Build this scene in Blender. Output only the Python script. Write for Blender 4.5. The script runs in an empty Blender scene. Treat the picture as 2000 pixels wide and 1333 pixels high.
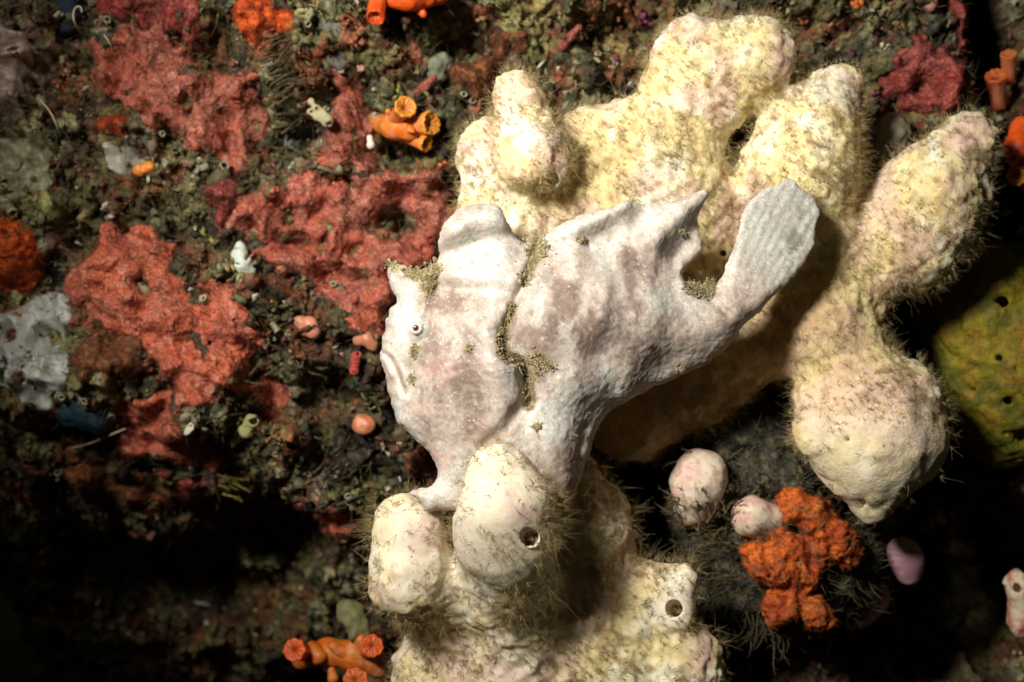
# Frogfish on a pale branching sponge, reef wall at night, lit by the diver's strobe.
import bpy, math, random
import numpy as np

rng = np.random.default_rng(7)
random.seed(7)
C = bpy.context.scene.collection
U = 0.0002            # metres per working unit (the reef patch is about 0.4 m wide)
D = 2600.0            # camera distance from the reef wall, working units


def k_at(d):
    return (D - d) / D


def W(px, py, d):     # a spot on the reef: across, down (as on a survey sheet of the wall), height off the wall
    k = k_at(d)
    return np.array([(px - 1000) * k, -d, (666.5 - py) * k], dtype=np.float64)


# ------------------------------------------------------------------ camera, world, light, exposure
sc = bpy.context.scene
sc.render.engine = 'CYCLES'
cam = bpy.data.cameras.new('camera')
cam_o = bpy.data.objects.new('camera', cam)
C.objects.link(cam_o)
cam_o.location = (0, -D * U, 0)
cam_o.rotation_euler = (math.pi / 2, 0, 0)
cam.sensor_width = 36
cam.lens = 36 * D / 2000
cam.clip_start = 0.01
cam.clip_end = 20
cam.dof.use_dof = True
cam.dof.focus_distance = (D - 470) * U
cam.dof.aperture_fstop = 11
sc.camera = cam_o

world = bpy.data.worlds.new('World')
sc.world = world
world.use_nodes = True
wn = world.node_tree
wn.nodes.clear()
sky = wn.nodes.new('ShaderNodeTexSky')
sky.sky_type = 'NISHITA'
sky.sun_disc = False
sky.sun_elevation = math.radians(38)
sky.sun_rotation = math.radians(220)
bg = wn.nodes.new('ShaderNodeBackground')
bg.inputs['Strength'].default_value = 0.006
wo = wn.nodes.new('ShaderNodeOutputWorld')
filt = wn.nodes.new('ShaderNodeVectorMath')       # what the water column leaves of the sky
filt.operation = 'MULTIPLY'
filt.inputs[1].default_value = (.95, .80, .42)
wn.links.new(sky.outputs[0], filt.inputs[0])
wn.links.new(filt.outputs[0], bg.inputs[0])
wn.links.new(bg.outputs[0], wo.inputs[0])

from mathutils import Vector
lamp = bpy.data.lights.new('strobe', 'SPOT')      # the diver's strobe, held up to the left of the lens
lamp.energy = 23.0
lamp.color = (1.0, 0.97, 0.90)
lamp.spot_size = math.radians(55)
lamp.spot_blend = 1.0
lamp.shadow_soft_size = 250 * U
lamp_o = bpy.data.objects.new('strobe', lamp)
C.objects.link(lamp_o)
L_POS = np.array([-1060.0, -2420.0, 1030.0])
L_AIM = np.array([40.0, -200.0, 270.0])
lamp_o.location = Vector(L_POS * U)
lamp_o.rotation_euler = Vector((L_AIM - L_POS)).to_track_quat('-Z', 'Y').to_euler()

vs = sc.view_settings
vs.view_transform = 'Standard'
vs.look = 'None'
vs.gamma = 1
vs.exposure = 0
vs.use_curve_mapping = False


# ------------------------------------------------------------------ noise
def _hash(ix, iy, iz, seed):
    n = (ix * 374761393 + iy * 668265263 + iz * 1274126177 + seed * 974634777) & 0xffffffff
    n = ((n ^ (n >> 13)) * 1103515245) & 0xffffffff
    n = ((n ^ (n >> 16)) * 1597334677) & 0xffffffff
    n = n ^ (n >> 15)
    return n.astype(np.float32) * np.float32(1 / 2147483648.0) - np.float32(1)


def vnoise(p, seed=0):
    p = np.asarray(p, dtype=np.float32)
    i = np.floor(p).astype(np.int64)
    f = p - i
    u = f * f * f * (f * (f * 6 - 15) + 10)
    r = None
    for dx in (0, 1):
        wx = u[:, 0] if dx else 1 - u[:, 0]
        for dy in (0, 1):
            wy = wx * (u[:, 1] if dy else 1 - u[:, 1])
            for dz in (0, 1):
                w = wy * (u[:, 2] if dz else 1 - u[:, 2])
                v = w * _hash(i[:, 0] + dx, i[:, 1] + dy, i[:, 2] + dz, seed)
                r = v if r is None else r + v
    return r


def fbm(p, wl, octs=3, gain=0.5, seed=0, ridged=False):
    s = 0
    a = 1.0
    for o in range(octs):
        n = vnoise(p / wl + 17.3 * o, seed + o)
        if ridged:
            n = 1 - 2 * np.abs(n)
        s = s + a * n
        a *= gain
        wl *= 0.5
    return s


def worley(p, wl, seed=0):
    q = np.asarray(p, dtype=np.float32) / wl
    i = np.floor(q).astype(np.int64)
    best = np.full(len(q), 9.0, np.float32)
    for dx in (-1, 0, 1):
        for dy in (-1, 0, 1):
            for dz in (-1, 0, 1):
                c = i + (dx, dy, dz)
                o = np.stack([_hash(c[:, 0], c[:, 1], c[:, 2], seed + s) * .5 + .5 for s in (0, 1, 2)], 1)
                best = np.minimum(best, ((c + o - q) ** 2).sum(1))
    return np.sqrt(best)


def sstep(a, b, x):
    t = np.clip((x - a) / (b - a), 0, 1)
    return t * t * (3 - 2 * t)


def mixc(a, b, t):
    a = np.asarray(a, dtype=np.float64)
    b = np.asarray(b, dtype=np.float64)
    t = np.asarray(t)[..., None]
    return a * (1 - t) + b * t


# ------------------------------------------------------------------ implicit surfaces
class Field:
    def __init__(self, lo, hi, h):
        self.h = h
        self.o = np.asarray(lo, dtype=np.float64)
        n = np.ceil((np.asarray(hi) - self.o) / h).astype(int) + 1
        self.ax = [(self.o[i] + h * np.arange(n[i])).astype(np.float32) for i in range(3)]
        self.f = np.full(n, 90.0, np.float32)

    def _box(self, lo, hi):
        s = []
        for i in range(3):
            a = max(0, int((lo[i] - self.o[i]) / self.h))
            b = min(len(self.ax[i]), int((hi[i] - self.o[i]) / self.h) + 2)
            if b <= a:
                return None
            s.append(slice(a, b))
        return tuple(s)

    def _co(self, s):
        return (self.ax[0][s[0]][:, None, None], self.ax[1][s[1]][None, :, None], self.ax[2][s[2]][None, None, :])

    def _merge(self, s, g, k, sub):
        f = self.f[s]
        if sub:
            hh = np.clip(0.5 - 0.5 * (f + g) / k, 0, 1)
            self.f[s] = f * (1 - hh) + (-g) * hh + k * hh * (1 - hh)
        else:
            hh = np.clip(0.5 + 0.5 * (f - g) / k, 0, 1)
            self.f[s] = f * (1 - hh) + g * hh - k * hh * (1 - hh)

    def capsule(self, a, ra, b, rb, k=30, sub=False):
        a = np.asarray(a, float)
        b = np.asarray(b, float)
        m = max(ra, rb) + 95 + k
        s = self._box(np.minimum(a, b) - m, np.maximum(a, b) + m)
        if s is None:
            return
        x, y, z = self._co(s)
        d = b - a
        L = float((d * d).sum()) + 1e-6
        t = np.clip(((x - a[0]) * d[0] + (y - a[1]) * d[1] + (z - a[2]) * d[2]) / L, 0, 1)
        g = np.sqrt((x - a[0] - t * d[0]) ** 2 + (y - a[1] - t * d[1]) ** 2 + (z - a[2] - t * d[2]) ** 2) - (ra + (rb - ra) * t)
        self._merge(s, g.astype(np.float32), k, sub)

    def ball(self, c, r, k=30, sub=False, sq=(1, 1, 1)):
        c = np.asarray(c, float)
        q = np.asarray(sq, float)
        m = r * q.max() + 95 + k
        s = self._box(c - m, c + m)
        if s is None:
            return
        x, y, z = self._co(s)
        g = (np.sqrt(((x - c[0]) / q[0]) ** 2 + ((y - c[1]) / q[1]) ** 2 + ((z - c[2]) / q[2]) ** 2) - r) * q.min()
        self._merge(s, g.astype(np.float32), k, sub)

    def mesh(self):
        f = self.f.copy()
        for a in range(3):       # close at the borders
            i0 = [slice(None)] * 3
            i0[a] = 0
            f[tuple(i0)] = np.maximum(f[tuple(i0)], 1)
            i0[a] = -1
            f[tuple(i0)] = np.maximum(f[tuple(i0)], 1)
        s = f < 0
        n0, n1, n2 = f.shape
        cnt = np.zeros((n0 - 1, n1 - 1, n2 - 1), np.uint8)
        for dx in (0, 1):
            for dy in (0, 1):
                for dz in (0, 1):
                    cnt += s[dx:n0 - 1 + dx, dy:n1 - 1 + dy, dz:n2 - 1 + dz]
        act = (cnt > 0) & (cnt < 8)
        idx = np.argwhere(act)
        vid = np.full(act.shape, -1, np.int64)
        vid[act] = np.arange(len(idx))
        cv = {}
        for dx in (0, 1):
            for dy in (0, 1):
                for dz in (0, 1):
                    cv[dx, dy, dz] = f[idx[:, 0] + dx, idx[:, 1] + dy, idx[:, 2] + dz].astype(np.float64)
        acc = np.zeros((len(idx), 3))
        num = np.zeros(len(idx))
        for c in cv:
            for a in range(3):
                if c[a] == 0:
                    e = list(c)
                    e[a] = 1
                    fa, fb = cv[c], cv[tuple(e)]
                    m = (fa < 0) != (fb < 0)
                    t = np.where(m, fa / np.where(m, fa - fb, 1), 0)
                    pt = np.zeros((len(idx), 3)) + np.array(c)
                    pt[:, a] += t
                    acc += pt * m[:, None]
                    num += m
        v = (idx + acc / num[:, None]) * self.h + self.o
        F = []
        for a in range(3):
            b, c = (a + 1) % 3, (a + 2) % 3
            sl0 = [slice(None)] * 3
            sl1 = [slice(None)] * 3
            sl0[a] = slice(0, -1)
            sl1[a] = slice(1, None)
            d = s[tuple(sl0)] != s[tuple(sl1)]
            ii = np.argwhere(d)
            ok = (ii[:, b] > 0) & (ii[:, c] > 0) & (ii[:, b] < f.shape[b] - 1) & (ii[:, c] < f.shape[c] - 1)
            ii = ii[ok]
            q = []
            for ob, oc in ((-1, -1), (0, -1), (0, 0), (-1, 0)):
                j = ii.copy()
                j[:, b] += ob
                j[:, c] += oc
                q.append(vid[j[:, 0], j[:, 1], j[:, 2]])
            q = np.stack(q, 1)
            inside = s[ii[:, 0], ii[:, 1], ii[:, 2]]
            q[~inside] = q[~inside][:, ::-1]
            F.append(q)
        return v, np.concatenate(F)


def vnormals(v, q):
    n = np.zeros_like(v)
    if q.shape[1] == 4:
        fn = np.cross(v[q[:, 2]] - v[q[:, 0]], v[q[:, 3]] - v[q[:, 1]])
    else:
        fn = np.cross(v[q[:, 1]] - v[q[:, 0]], v[q[:, 2]] - v[q[:, 0]])
    for a in range(3):
        for c in range(q.shape[1]):
            n[:, a] += np.bincount(q[:, c], fn[:, a], len(v))
    return n / (np.linalg.norm(n, axis=1, keepdims=True) + 1e-9)


def keep_big(v, q, frac=0.02):
    """drop loose crumbs that the carving cut off"""
    lab = np.arange(len(v))
    for _ in range(400):
        m = lab[q].min(1)
        new = lab.copy()
        for c in range(q.shape[1]):
            np.minimum.at(new, q[:, c], m)
        new = new[new]
        new = new[new]
        if (new == lab).all():
            break
        lab = new
    u, inv, ct = np.unique(lab, return_inverse=True, return_counts=True)
    if len(u) == 1:
        return v, q
    ok = inv == ct.argmax()
    remap = np.cumsum(ok) - 1
    qk = q[ok[q].all(1)]
    return v[ok], remap[qk]


# ------------------------------------------------------------------ objects
def mkobj(name, v, q, mat, col=None, parent=None, origin=None, smooth=True):
    """one mesh object; v in working units (world), q (n,3) or (n,4) or a list of arrays"""
    qs = q if isinstance(q, list) else [q]
    v = np.asarray(v, float)
    if origin is None:
        origin = v.mean(0)
    me = bpy.data.meshes.new(name)
    me.vertices.add(len(v))
    me.vertices.foreach_set('co', ((v - origin) * U).astype(np.float32).ravel())
    li = np.concatenate([x.ravel() for x in qs]).astype(np.int32)
    tot = np.concatenate([np.full(len(x), x.shape[1]) for x in qs]).astype(np.int32)
    me.loops.add(len(li))
    me.loops.foreach_set('vertex_index', li)
    me.polygons.add(len(tot))
    me.polygons.foreach_set('loop_start', np.concatenate([[0], np.cumsum(tot)[:-1]]).astype(np.int32))
    me.polygons.foreach_set('loop_total', tot)
    if smooth:
        me.polygons.foreach_set('use_smooth', np.ones(len(tot), bool))
    if col is not None:
        col = np.asarray(col, float)
        if col.ndim == 1:
            col = np.tile(col, (len(v), 1))
        at = me.color_attributes.new('Col', 'FLOAT_COLOR', 'POINT')
        at.data.foreach_set('color', np.concatenate([np.clip(col, 0, 1), np.ones((len(v), 1))], 1).astype(np.float32).ravel())
    me.update(calc_edges=True)
    me.materials.append(mat)
    o = bpy.data.objects.new(name, me)
    C.objects.link(o)
    place(o, origin, parent)
    return o


def place(o, origin, parent=None):
    o['_org'] = [float(x) for x in origin]
    if parent is not None:
        o.parent = parent
        o.location = Vector((np.asarray(origin) - np.array(parent['_org'])) * U)
    else:
        o.location = Vector(np.asarray(origin) * U)


def empty(name, origin):
    o = bpy.data.objects.new(name, None)
    o.empty_display_size = 0.005
    C.objects.link(o)
    place(o, origin)
    return o


def tag(o, label, cat, group=None, kind=None):
    o['label'] = label
    o['category'] = cat
    if group:
        o['group'] = group
    if kind:
        o['kind'] = kind
    return o


# ------------------------------------------------------------------ materials
def mat(name, rough=0.6, spec=0.35, sss=0.0, sss_r=(1, .6, .4), sss_s=8, var=((30, .25),), bump=((8, 2.0),), spots=None, coat=0.0, meander=None):
    """procedural: the growth's own colour (attribute) broken up by noise, with fine relief"""
    m = bpy.data.materials.new(name)
    m.use_nodes = True
    nt = m.node_tree
    nt.nodes.clear()
    N = nt.nodes.new
    Lk = nt.links.new
    out = N('ShaderNodeOutputMaterial')
    b = N('ShaderNodeBsdfPrincipled')
    Lk(b.outputs[0], out.inputs[0])
    b.inputs['Roughness'].default_value = rough
    b.inputs['Specular IOR Level'].default_value = spec
    b.inputs['Coat Weight'].default_value = coat
    b.inputs['Coat Roughness'].default_value = 0.25
    if sss:
        b.inputs['Subsurface Weight'].default_value = sss
        b.inputs['Subsurface Radius'].default_value = sss_r
        b.inputs['Subsurface Scale'].default_value = sss_s * U
    tc = N('ShaderNodeTexCoord')
    at = N('ShaderNodeAttribute')
    at.attribute_name = 'Col'
    cur = at.outputs['Color']
    for wl, s in var:
        n = N('ShaderNodeTexNoise')
        n.inputs['Scale'].default_value = 1 / (wl * U)
        n.inputs['Detail'].default_value = 3
        Lk(tc.outputs['Object'], n.inputs['Vector'])
        mr = N('ShaderNodeMapRange')
        mr.inputs[1].default_value = 0.3
        mr.inputs[2].default_value = 0.7
        mr.inputs[3].default_value = 1 - s
        mr.inputs[4].default_value = 1 + s
        Lk(n.outputs['Fac'], mr.inputs[0])
        mx = N('ShaderNodeVectorMath')
        mx.operation = 'SCALE'
        Lk(cur, mx.inputs[0])
        Lk(mr.outputs[0], mx.inputs['Scale'])
        cur = mx.outputs[0]
    if meander:      # fibrous swirls: contour lines of a soft noise
        wl, kk, amt, hgt = meander
        n = N('ShaderNodeTexNoise')
        n.inputs['Scale'].default_value = 1 / (wl * U)
        n.inputs['Detail'].default_value = 1.5
        Lk(tc.outputs['Object'], n.inputs['Vector'])
        m1 = N('ShaderNodeMath')
        m1.operation = 'MULTIPLY'
        m1.inputs[1].default_value = kk
        Lk(n.outputs['Fac'], m1.inputs[0])
        m2 = N('ShaderNodeMath')
        m2.operation = 'SINE'
        Lk(m1.outputs[0], m2.inputs[0])
        m3 = N('ShaderNodeMapRange')
        m3.inputs[1].default_value = -.2
        m3.inputs[2].default_value = 1
        Lk(m2.outputs[0], m3.inputs[0])
        m4 = N('ShaderNodeMath')
        m4.operation = 'MULTIPLY'
        m4.inputs[1].default_value = amt
        Lk(m3.outputs[0], m4.inputs[0])
        mx = N('ShaderNodeMix')
        mx.data_type = 'RGBA'
        Lk(m4.outputs[0], mx.inputs[0])
        Lk(cur, mx.inputs[6])
        mx.inputs[7].default_value = (.60, .22, .14, 1)
        cur = mx.outputs[2]
        mbp = N('ShaderNodeBump')
        mbp.inputs['Distance'].default_value = hgt * U
        Lk(m3.outputs[0], mbp.inputs['Height'])
    if spots:
        wl, size, colr = spots
        vo = N('ShaderNodeTexVoronoi')
        vo.inputs['Scale'].default_value = 1 / (wl * U)
        Lk(tc.outputs['Object'], vo.inputs['Vector'])
        mr = N('ShaderNodeMapRange')
        mr.inputs[1].default_value = size
        mr.inputs[2].default_value = size * 1.6
        mr.inputs[3].default_value = 1
        mr.inputs[4].default_value = 0
        Lk(vo.outputs['Distance'], mr.inputs[0])
        n = N('ShaderNodeTexNoise')
        n.inputs['Scale'].default_value = 1 / (wl * 3.1 * U)
        Lk(tc.outputs['Object'], n.inputs['Vector'])
        mr2 = N('ShaderNodeMapRange')
        mr2.inputs[1].default_value = 0.48
        mr2.inputs[2].default_value = 0.6
        Lk(n.outputs['Fac'], mr2.inputs[0])
        mu = N('ShaderNodeMath')
        mu.operation = 'MULTIPLY'
        Lk(mr.outputs[0], mu.inputs[0])
        Lk(mr2.outputs[0], mu.inputs[1])
        mx = N('ShaderNodeMix')
        mx.data_type = 'RGBA'
        Lk(mu.outputs[0], mx.inputs[0])
        Lk(cur, mx.inputs[6])
        mx.inputs[7].default_value = (*colr, 1)
        cur = mx.outputs[2]
    Lk(cur, b.inputs['Base Color'])
    prev = mbp.outputs[0] if meander else None
    for wl, dist in bump:
        n = N('ShaderNodeTexNoise')
        n.inputs['Scale'].default_value = 1 / (wl * U)
        n.inputs['Detail'].default_value = 4
        n.inputs['Roughness'].default_value = 0.6
        Lk(tc.outputs['Object'], n.inputs['Vector'])
        bp = N('ShaderNodeBump')
        bp.inputs['Strength'].default_value = 1
        bp.inputs['Distance'].default_value = dist * U
        Lk(n.outputs['Fac'], bp.inputs['Height'])
        if prev:
            Lk(prev, bp.inputs['Normal'])
        prev = bp.outputs[0]
    if prev:
        Lk(prev, b.inputs['Normal'])
    return m


M_WALL = mat('reef_rock', .55, .4, var=((40, .5), (9, .4)), bump=((14, 8), (4, 3)))
M_TURF = mat('turf', .5, .4, var=((12, .35),), bump=((6, 2.5),))
M_RED = mat('red_sponge_skin', .55, .25, sss=.15, sss_s=5, var=((26, .2), (7, .22)), bump=((12, 4), (5, 2.5)), spots=(16, .13, (.16, .02, .015)), meander=(22, 55, .24, 1.6))
M_CREAM = mat('cream_sponge_skin', .75, .2, sss=.5, sss_s=9, sss_r=(1, .8, .5), var=((22, .06), (7, .08)), bump=((14, 2.5), (5, 1.6)), spots=(20, .09, (.30, .17, .06)))
M_SMOOTH = mat('smooth_sponge_skin', .6, .3, sss=.4, sss_s=9, var=((20, .08),), bump=((10, .9), (4, .7)), spots=(34, .05, (.25, .13, .06)))
M_FUZZ = mat('hydroid', .6, .25, var=((30, .25),), bump=())
_nt = M_FUZZ.node_tree        # thin threads let light through
_b = next(x for x in _nt.nodes if x.type == 'BSDF_PRINCIPLED')
_tr = _nt.nodes.new('ShaderNodeBsdfTranslucent')
_mx = _nt.nodes.new('ShaderNodeMixShader')
_mx.inputs[0].default_value = .55
_nt.links.new(_b.inputs['Base Color'].links[0].from_socket, _tr.inputs[0])
_nt.links.new(_b.outputs[0], _mx.inputs[1])
_nt.links.new(_tr.outputs[0], _mx.inputs[2])
_nt.links.new(_mx.outputs[0], next(x for x in _nt.nodes if x.type == 'OUTPUT_MATERIAL').inputs[0])
M_FISH = mat('frogfish_skin', .5, .3, sss=.4, sss_s=8, sss_r=(1, .55, .4), var=((9, .10), (3.5, .14)), bump=((4, .8),), spots=(9, .12, (.70, .67, .63)))
M_ALGAE = mat('algae_crust', .6, .3, var=((8, .35),), bump=((4, 1.6),))
M_ORANGE = mat('coral_tissue', .42, .45, sss=.25, sss_s=8, sss_r=(1, .4, .15), var=((14, .15),), bump=((9, 1.5), (3, .6)))
M_OSP = mat('orange_sponge_skin', .6, .3, sss=.15, sss_s=6, var=((12, .3),), bump=((7, 3.5), (3, 1.5)), spots=(12, .14, (.12, .015, .005)))
M_GREY = mat('pale_crust', .38, .35, sss=.2, sss_s=6, var=((30, .2), (8, .1)), bump=((12, 2.0), (4, .8)), spots=(30, .1, (.12, .10, .07)))
M_MAUVE = mat('mauve_crust', .28, .5, sss=.2, sss_s=6, var=((30, .2), (8, .15)), bump=((14, 5), (6, 2.5)), spots=(13, .16, (.60, .52, .40)))  # pale spots: speckles, with white glints painted into the colour
M_EYE = mat('eye', .3, .5, var=((3, .1),), bump=(), coat=.4)


# ------------------------------------------------------------------ reef wall
XS = np.arange(-1280, 1281, 4.0)
ZS = np.arange(-900, 901, 4.0)


def ptx(px, py):      # on the wall plane
    return px - 1000.0, 666.5 - py


HOLES = [  # px, py, rx, ry, depth: the black recesses
    (455, 1090, 150, 95, 330), (520, 770, 45, 60, 90), (335, 265, 26, 30, 70), (420, 90, 40, 50, 110),
    (150, 440, 22, 60, 110), (90, 170, 20, 60, 60), (900, 70, 70, 50, 150), (780, 290, 60, 34, 110),
    (565, 110, 20, 50, 40), (585, 270, 55, 30, 90), (770, 440, 34, 34, 70), (490, 830, 45, 36, 80),
    (640, 780, 60, 70, 90), (300, 1240, 260, 110, 260), (60, 1240, 130, 130, 160), (100, 850, 90, 36, 90),
    (800, 760, 60, 60, 80), (1250, 980, 110, 110, 260), (1430, 800, 120, 90, 220), (1740, 650, 90, 110, 320),
    (1960, 60, 70, 120, 420), (1900, 1230, 210, 190, 620), (1780, 960, 130, 90, 260), (1500, 1290, 120, 60, 200),
    (1430, 300, 70, 60, 140), (1640, 280, 60, 70, 120), (700, 1150, 60, 70, 100), (1190, 60, 80, 50, 70),
    (1600, 60, 70, 40, 110), (880, 900, 60, 60, 120), (690, 470, 30, 30, 40), (225, 130, 14, 30, 40),
    (240, 205, 20, 16, 40), (560, 470, 26, 16, 50), (640, 880, 46, 36, 60), (1960, 430, 60, 60, 160),
]


def wall_raw(x, z):
    p = np.stack([x, np.zeros_like(x), z], 1)
    h = 34 * fbm(p, 330, 2, .5, 11)
    h += 40 * fbm(p + 40 * np.stack([fbm(p, 120, 2, .5, 5), 0 * x, fbm(p, 120, 2, .5, 6)], 1), 120, 3, .55, 21, ridged=True) - 12
    h += 20 * fbm(p, 50, 3, .6, 31)
    w = worley(p + 12 * np.stack([vnoise(p / 30, 3), 0 * x, vnoise(p / 30, 4)], 1), 44, 41)
    h += 16 * (0.55 - w)
    h += 16 * fbm(p + 20 * np.stack([vnoise(p / 26, 7), 0 * x, vnoise(p / 26, 8)], 1), 62, 3, .6, 35, ridged=True)
    h += 12 * fbm(p, 22, 2, .6, 51, ridged=True) + 4 * fbm(p, 9, 1, .6, 55)
    for px, py, rx, ry, dep in HOLES:
        hx, hz = ptx(px, py)
        wob = 1 + .35 * vnoise(p / 45, 77)
        q = (((x - hx) / rx) ** 2 + ((z - hz) / ry) ** 2) * wob
        h -= dep * np.exp(-np.minimum(q ** 1.6, 40))
    # overhang shaped in so that the lower left of the wall turns dark
    h -= 1.15 * np.maximum(0, -200 - z - .25 * (x + 400)) * sstep(120, -200, x)
    # the wall falls away to the lower right
    h -= 130 * sstep(650, 1300, x - 0.5 * z)
    return h


GX, GZ = np.meshgrid(XS, ZS, indexing='ij')
HW = wall_raw(GX.ravel(), GZ.ravel()).reshape(GX.shape)
# a smoothed copy that the encrusting growth follows
HS = HW.copy()
for _ in range(9):
    HS[1:-1, 1:-1] = (HS[1:-1, 1:-1] * 2 + HS[2:, 1:-1] + HS[:-2, 1:-1] + HS[1:-1, 2:] + HS[1:-1, :-2]) / 6


def bil(G, x, z):
    fx = np.clip((np.asarray(x) - XS[0]) / 4, 0, len(XS) - 1.001)
    fz = np.clip((np.asarray(z) - ZS[0]) / 4, 0, len(ZS) - 1.001)
    i, j = fx.astype(int), fz.astype(int)
    u, w = fx - i, fz - j
    return (G[i, j] * (1 - u) * (1 - w) + G[i + 1, j] * u * (1 - w) + G[i, j + 1] * (1 - u) * w + G[i + 1, j + 1] * u * w)


def wall_d(px, py):
    x, z = ptx(px, py)
    return float(bil(HS, x, z))


PAL = np.array([[.110, .092, .036], [.085, .082, .028], [.150, .110, .045], [.100, .040, .026], [.210, .185, .090],
                [.055, .055, .026], [.190, .175, .105], [.130, .050, .024], [.045, .040, .022]])


def growth_col(p, seed=0):
    """colour of whatever grows at a spot of the wall"""
    a = fbm(p, 90, 3, .6, 100 + seed)
    b = fbm(p, 60, 3, .6, 140 + seed)
    ia = np.clip(((a * 1.1 + 1) / 2 * 5), 0, 4.999)
    c = mixc(PAL[ia.astype(int)], PAL[np.minimum(ia.astype(int) + 1, 4)], sstep(.3, .7, ia % 1))
    ib = np.clip(((b * 1.1 + 1) / 2 * 4), 0, 3.999)
    c2 = PAL[5 + np.minimum(ib.astype(int), 3)]
    c = mixc(c, c2, sstep(-.1, .25, fbm(p, 38, 3, .6, 180 + seed)))
    rust = sstep(.15, .45, fbm(p, 75, 3, .6, 260 + seed))
    c = mixc(c, mixc(np.array([.24, .060, .026]), np.array([.17, .070, .022]), sstep(-.3, .3, fbm(p, 26, 2, .6, 265))), .85 * rust)
    oliv = sstep(.2, .5, fbm(p, 65, 3, .6, 270 + seed))
    c = mixc(c, np.array([.19, .175, .060]), .7 * oliv)
    return c * (.84 + .6 * fbm(p, 110, 2, .6, 190 + seed))[:, None].clip(.25, 1.5)


# ------------------------------------------------------------------ polygons
def chaikin(P, n=1):
    P = np.asarray(P, float)
    for _ in range(n):
        Q = np.roll(P, -1, 0)
        P = np.stack([.75 * P + .25 * Q, .25 * P + .75 * Q], 1).reshape(-1, 2)
    return P


def poly_sd(P, x, y):
    """signed distance, positive inside; x, y flat arrays"""
    d = np.full(x.shape, 1e9, np.float32)
    ins = np.zeros(x.shape, bool)
    Q = np.roll(P, -1, 0)
    for (ax, ay), (bx, by) in zip(P, Q):
        ex, ey = bx - ax, by - ay
        t = np.clip(((x - ax) * ex + (y - ay) * ey) / (ex * ex + ey * ey + 1e-9), 0, 1)
        d = np.minimum(d, (x - ax - t * ex) ** 2 + (y - ay - t * ey) ** 2)
        c = ((ay > y) != (by > y)) & (x < (bx - ax) * (y - ay) / (by - ay + 1e-12) + ax)
        ins ^= c
    d = np.sqrt(d)
    return np.where(ins, d, -d)


def line_dist(L, x, y):
    d = np.full(x.shape, 1e9)
    for (ax, ay), (bx, by) in zip(L[:-1], L[1:]):
        ex, ey = bx - ax, by - ay
        t = np.clip(((x - ax) * ex + (y - ay) * ey) / (ex * ex + ey * ey + 1e-9), 0, 1)
        d = np.minimum(d, (x - ax - t * ex) ** 2 + (y - ay - t * ey) ** 2)
    return np.sqrt(d)


# ------------------------------------------------------------------ encrusting sponges on the wall
def ribbons(p0, dirs, length, w0, bend, segs=3):
    """tapered three-sided filaments"""
    n = len(p0)
    d = dirs / (np.linalg.norm(dirs, axis=1, keepdims=True) + 1e-9)
    R = frames(d)
    v = []
    for s in range(segs + 1):
        t = s / segs
        c = p0 + d * (length * t)[:, None] + bend * (t * t)
        w = w0 * (1 - .75 * t)
        for a in range(3):
            an = 2 * np.pi * a / 3
            v.append(c + (R[:, :, 0] * math.cos(an) + R[:, :, 1] * math.sin(an)) * w[:, None])
    v = np.stack(v, 1)
    q = []
    for s in range(segs):
        for a in range(3):
            b = (a + 1) % 3
            q.append([s * 3 + a, s * 3 + b, s * 3 + 3 + b, s * 3 + 3 + a])
    q = np.array(q)
    m = (segs + 1) * 3
    f = q[None] + (np.arange(n) * m)[:, None, None]
    return v.reshape(-1, 3), f.reshape(-1, 4), m


def frames(nrm, twist=None):
    nrm = nrm / (np.linalg.norm(nrm, axis=1, keepdims=True) + 1e-9)
    up = np.where(np.abs(nrm[:, 2:3]) < .9, [[0, 0, 1.]], [[1., 0, 0]])
    t = np.cross(up, nrm)
    t /= np.linalg.norm(t, axis=1, keepdims=True) + 1e-9
    b = np.cross(nrm, t)
    if twist is None:
        twist = rng.uniform(0, 2 * np.pi, len(nrm))
    c, s = np.cos(twist)[:, None], np.sin(twist)[:, None]
    return np.stack([c * t + s * b, -s * t + c * b, nrm], 2)      # columns are axes


def surf_pts(v, q, n, wfun=None):
    a, b, c = v[q[:, 0]], v[q[:, 1]], v[q[:, 2]]
    d = v[q[:, 3]]
    ar = np.linalg.norm(np.cross(c - a, d - b), axis=1)
    nr = np.cross(c - a, d - b)
    nr /= np.linalg.norm(nr, axis=1, keepdims=True) + 1e-9
    ce = (a + b + c + d) / 4
    w = ar.copy()
    if wfun is not None:
        w = w * wfun(ce, nr)
    i = rng.choice(len(q), n, p=w / w.sum())
    u, t = rng.random((n, 1)), rng.random((n, 1))
    p = a[i] * (1 - u) * (1 - t) + b[i] * u * (1 - t) + c[i] * u * t + d[i] * (1 - u) * t
    return p, nr[i]


def fibres(o, v, q, n, lo_=2.5, w=.5):
    """the sponge's own velvet of short fibres"""
    p, nr = surf_pts(v, q, n, lambda ce, n_: np.where(n_[:, 1] < .3, 1, .1))
    at = o.data.color_attributes['Col']
    buf = np.empty(len(v) * 4, np.float32)
    at.data.foreach_get('color', buf)
    base = np.median(buf.reshape(-1, 4)[:, :3], 0)
    ln = rng.gamma(3, 1.0, n) + lo_
    fv, ff, m_ = ribbons(p, nr + .9 * rng.normal(size=nr.shape), ln, np.full(n, w), rng.normal(size=p.shape) * 1.5, 1)
    c = mixc(base, base * .6 + np.array([.25, .13, .09]), rng.random(n)) * rng.uniform(.7, 1.25, (n, 1))
    f = mkobj('surface_fibres', fv, ff, M_FUZZ, np.repeat(c, m_, 0), o)
    f['kind'] = 'stuff'
    return f


PATCHES = []    # (polygon on the wall plane) kept clear of turf


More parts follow.
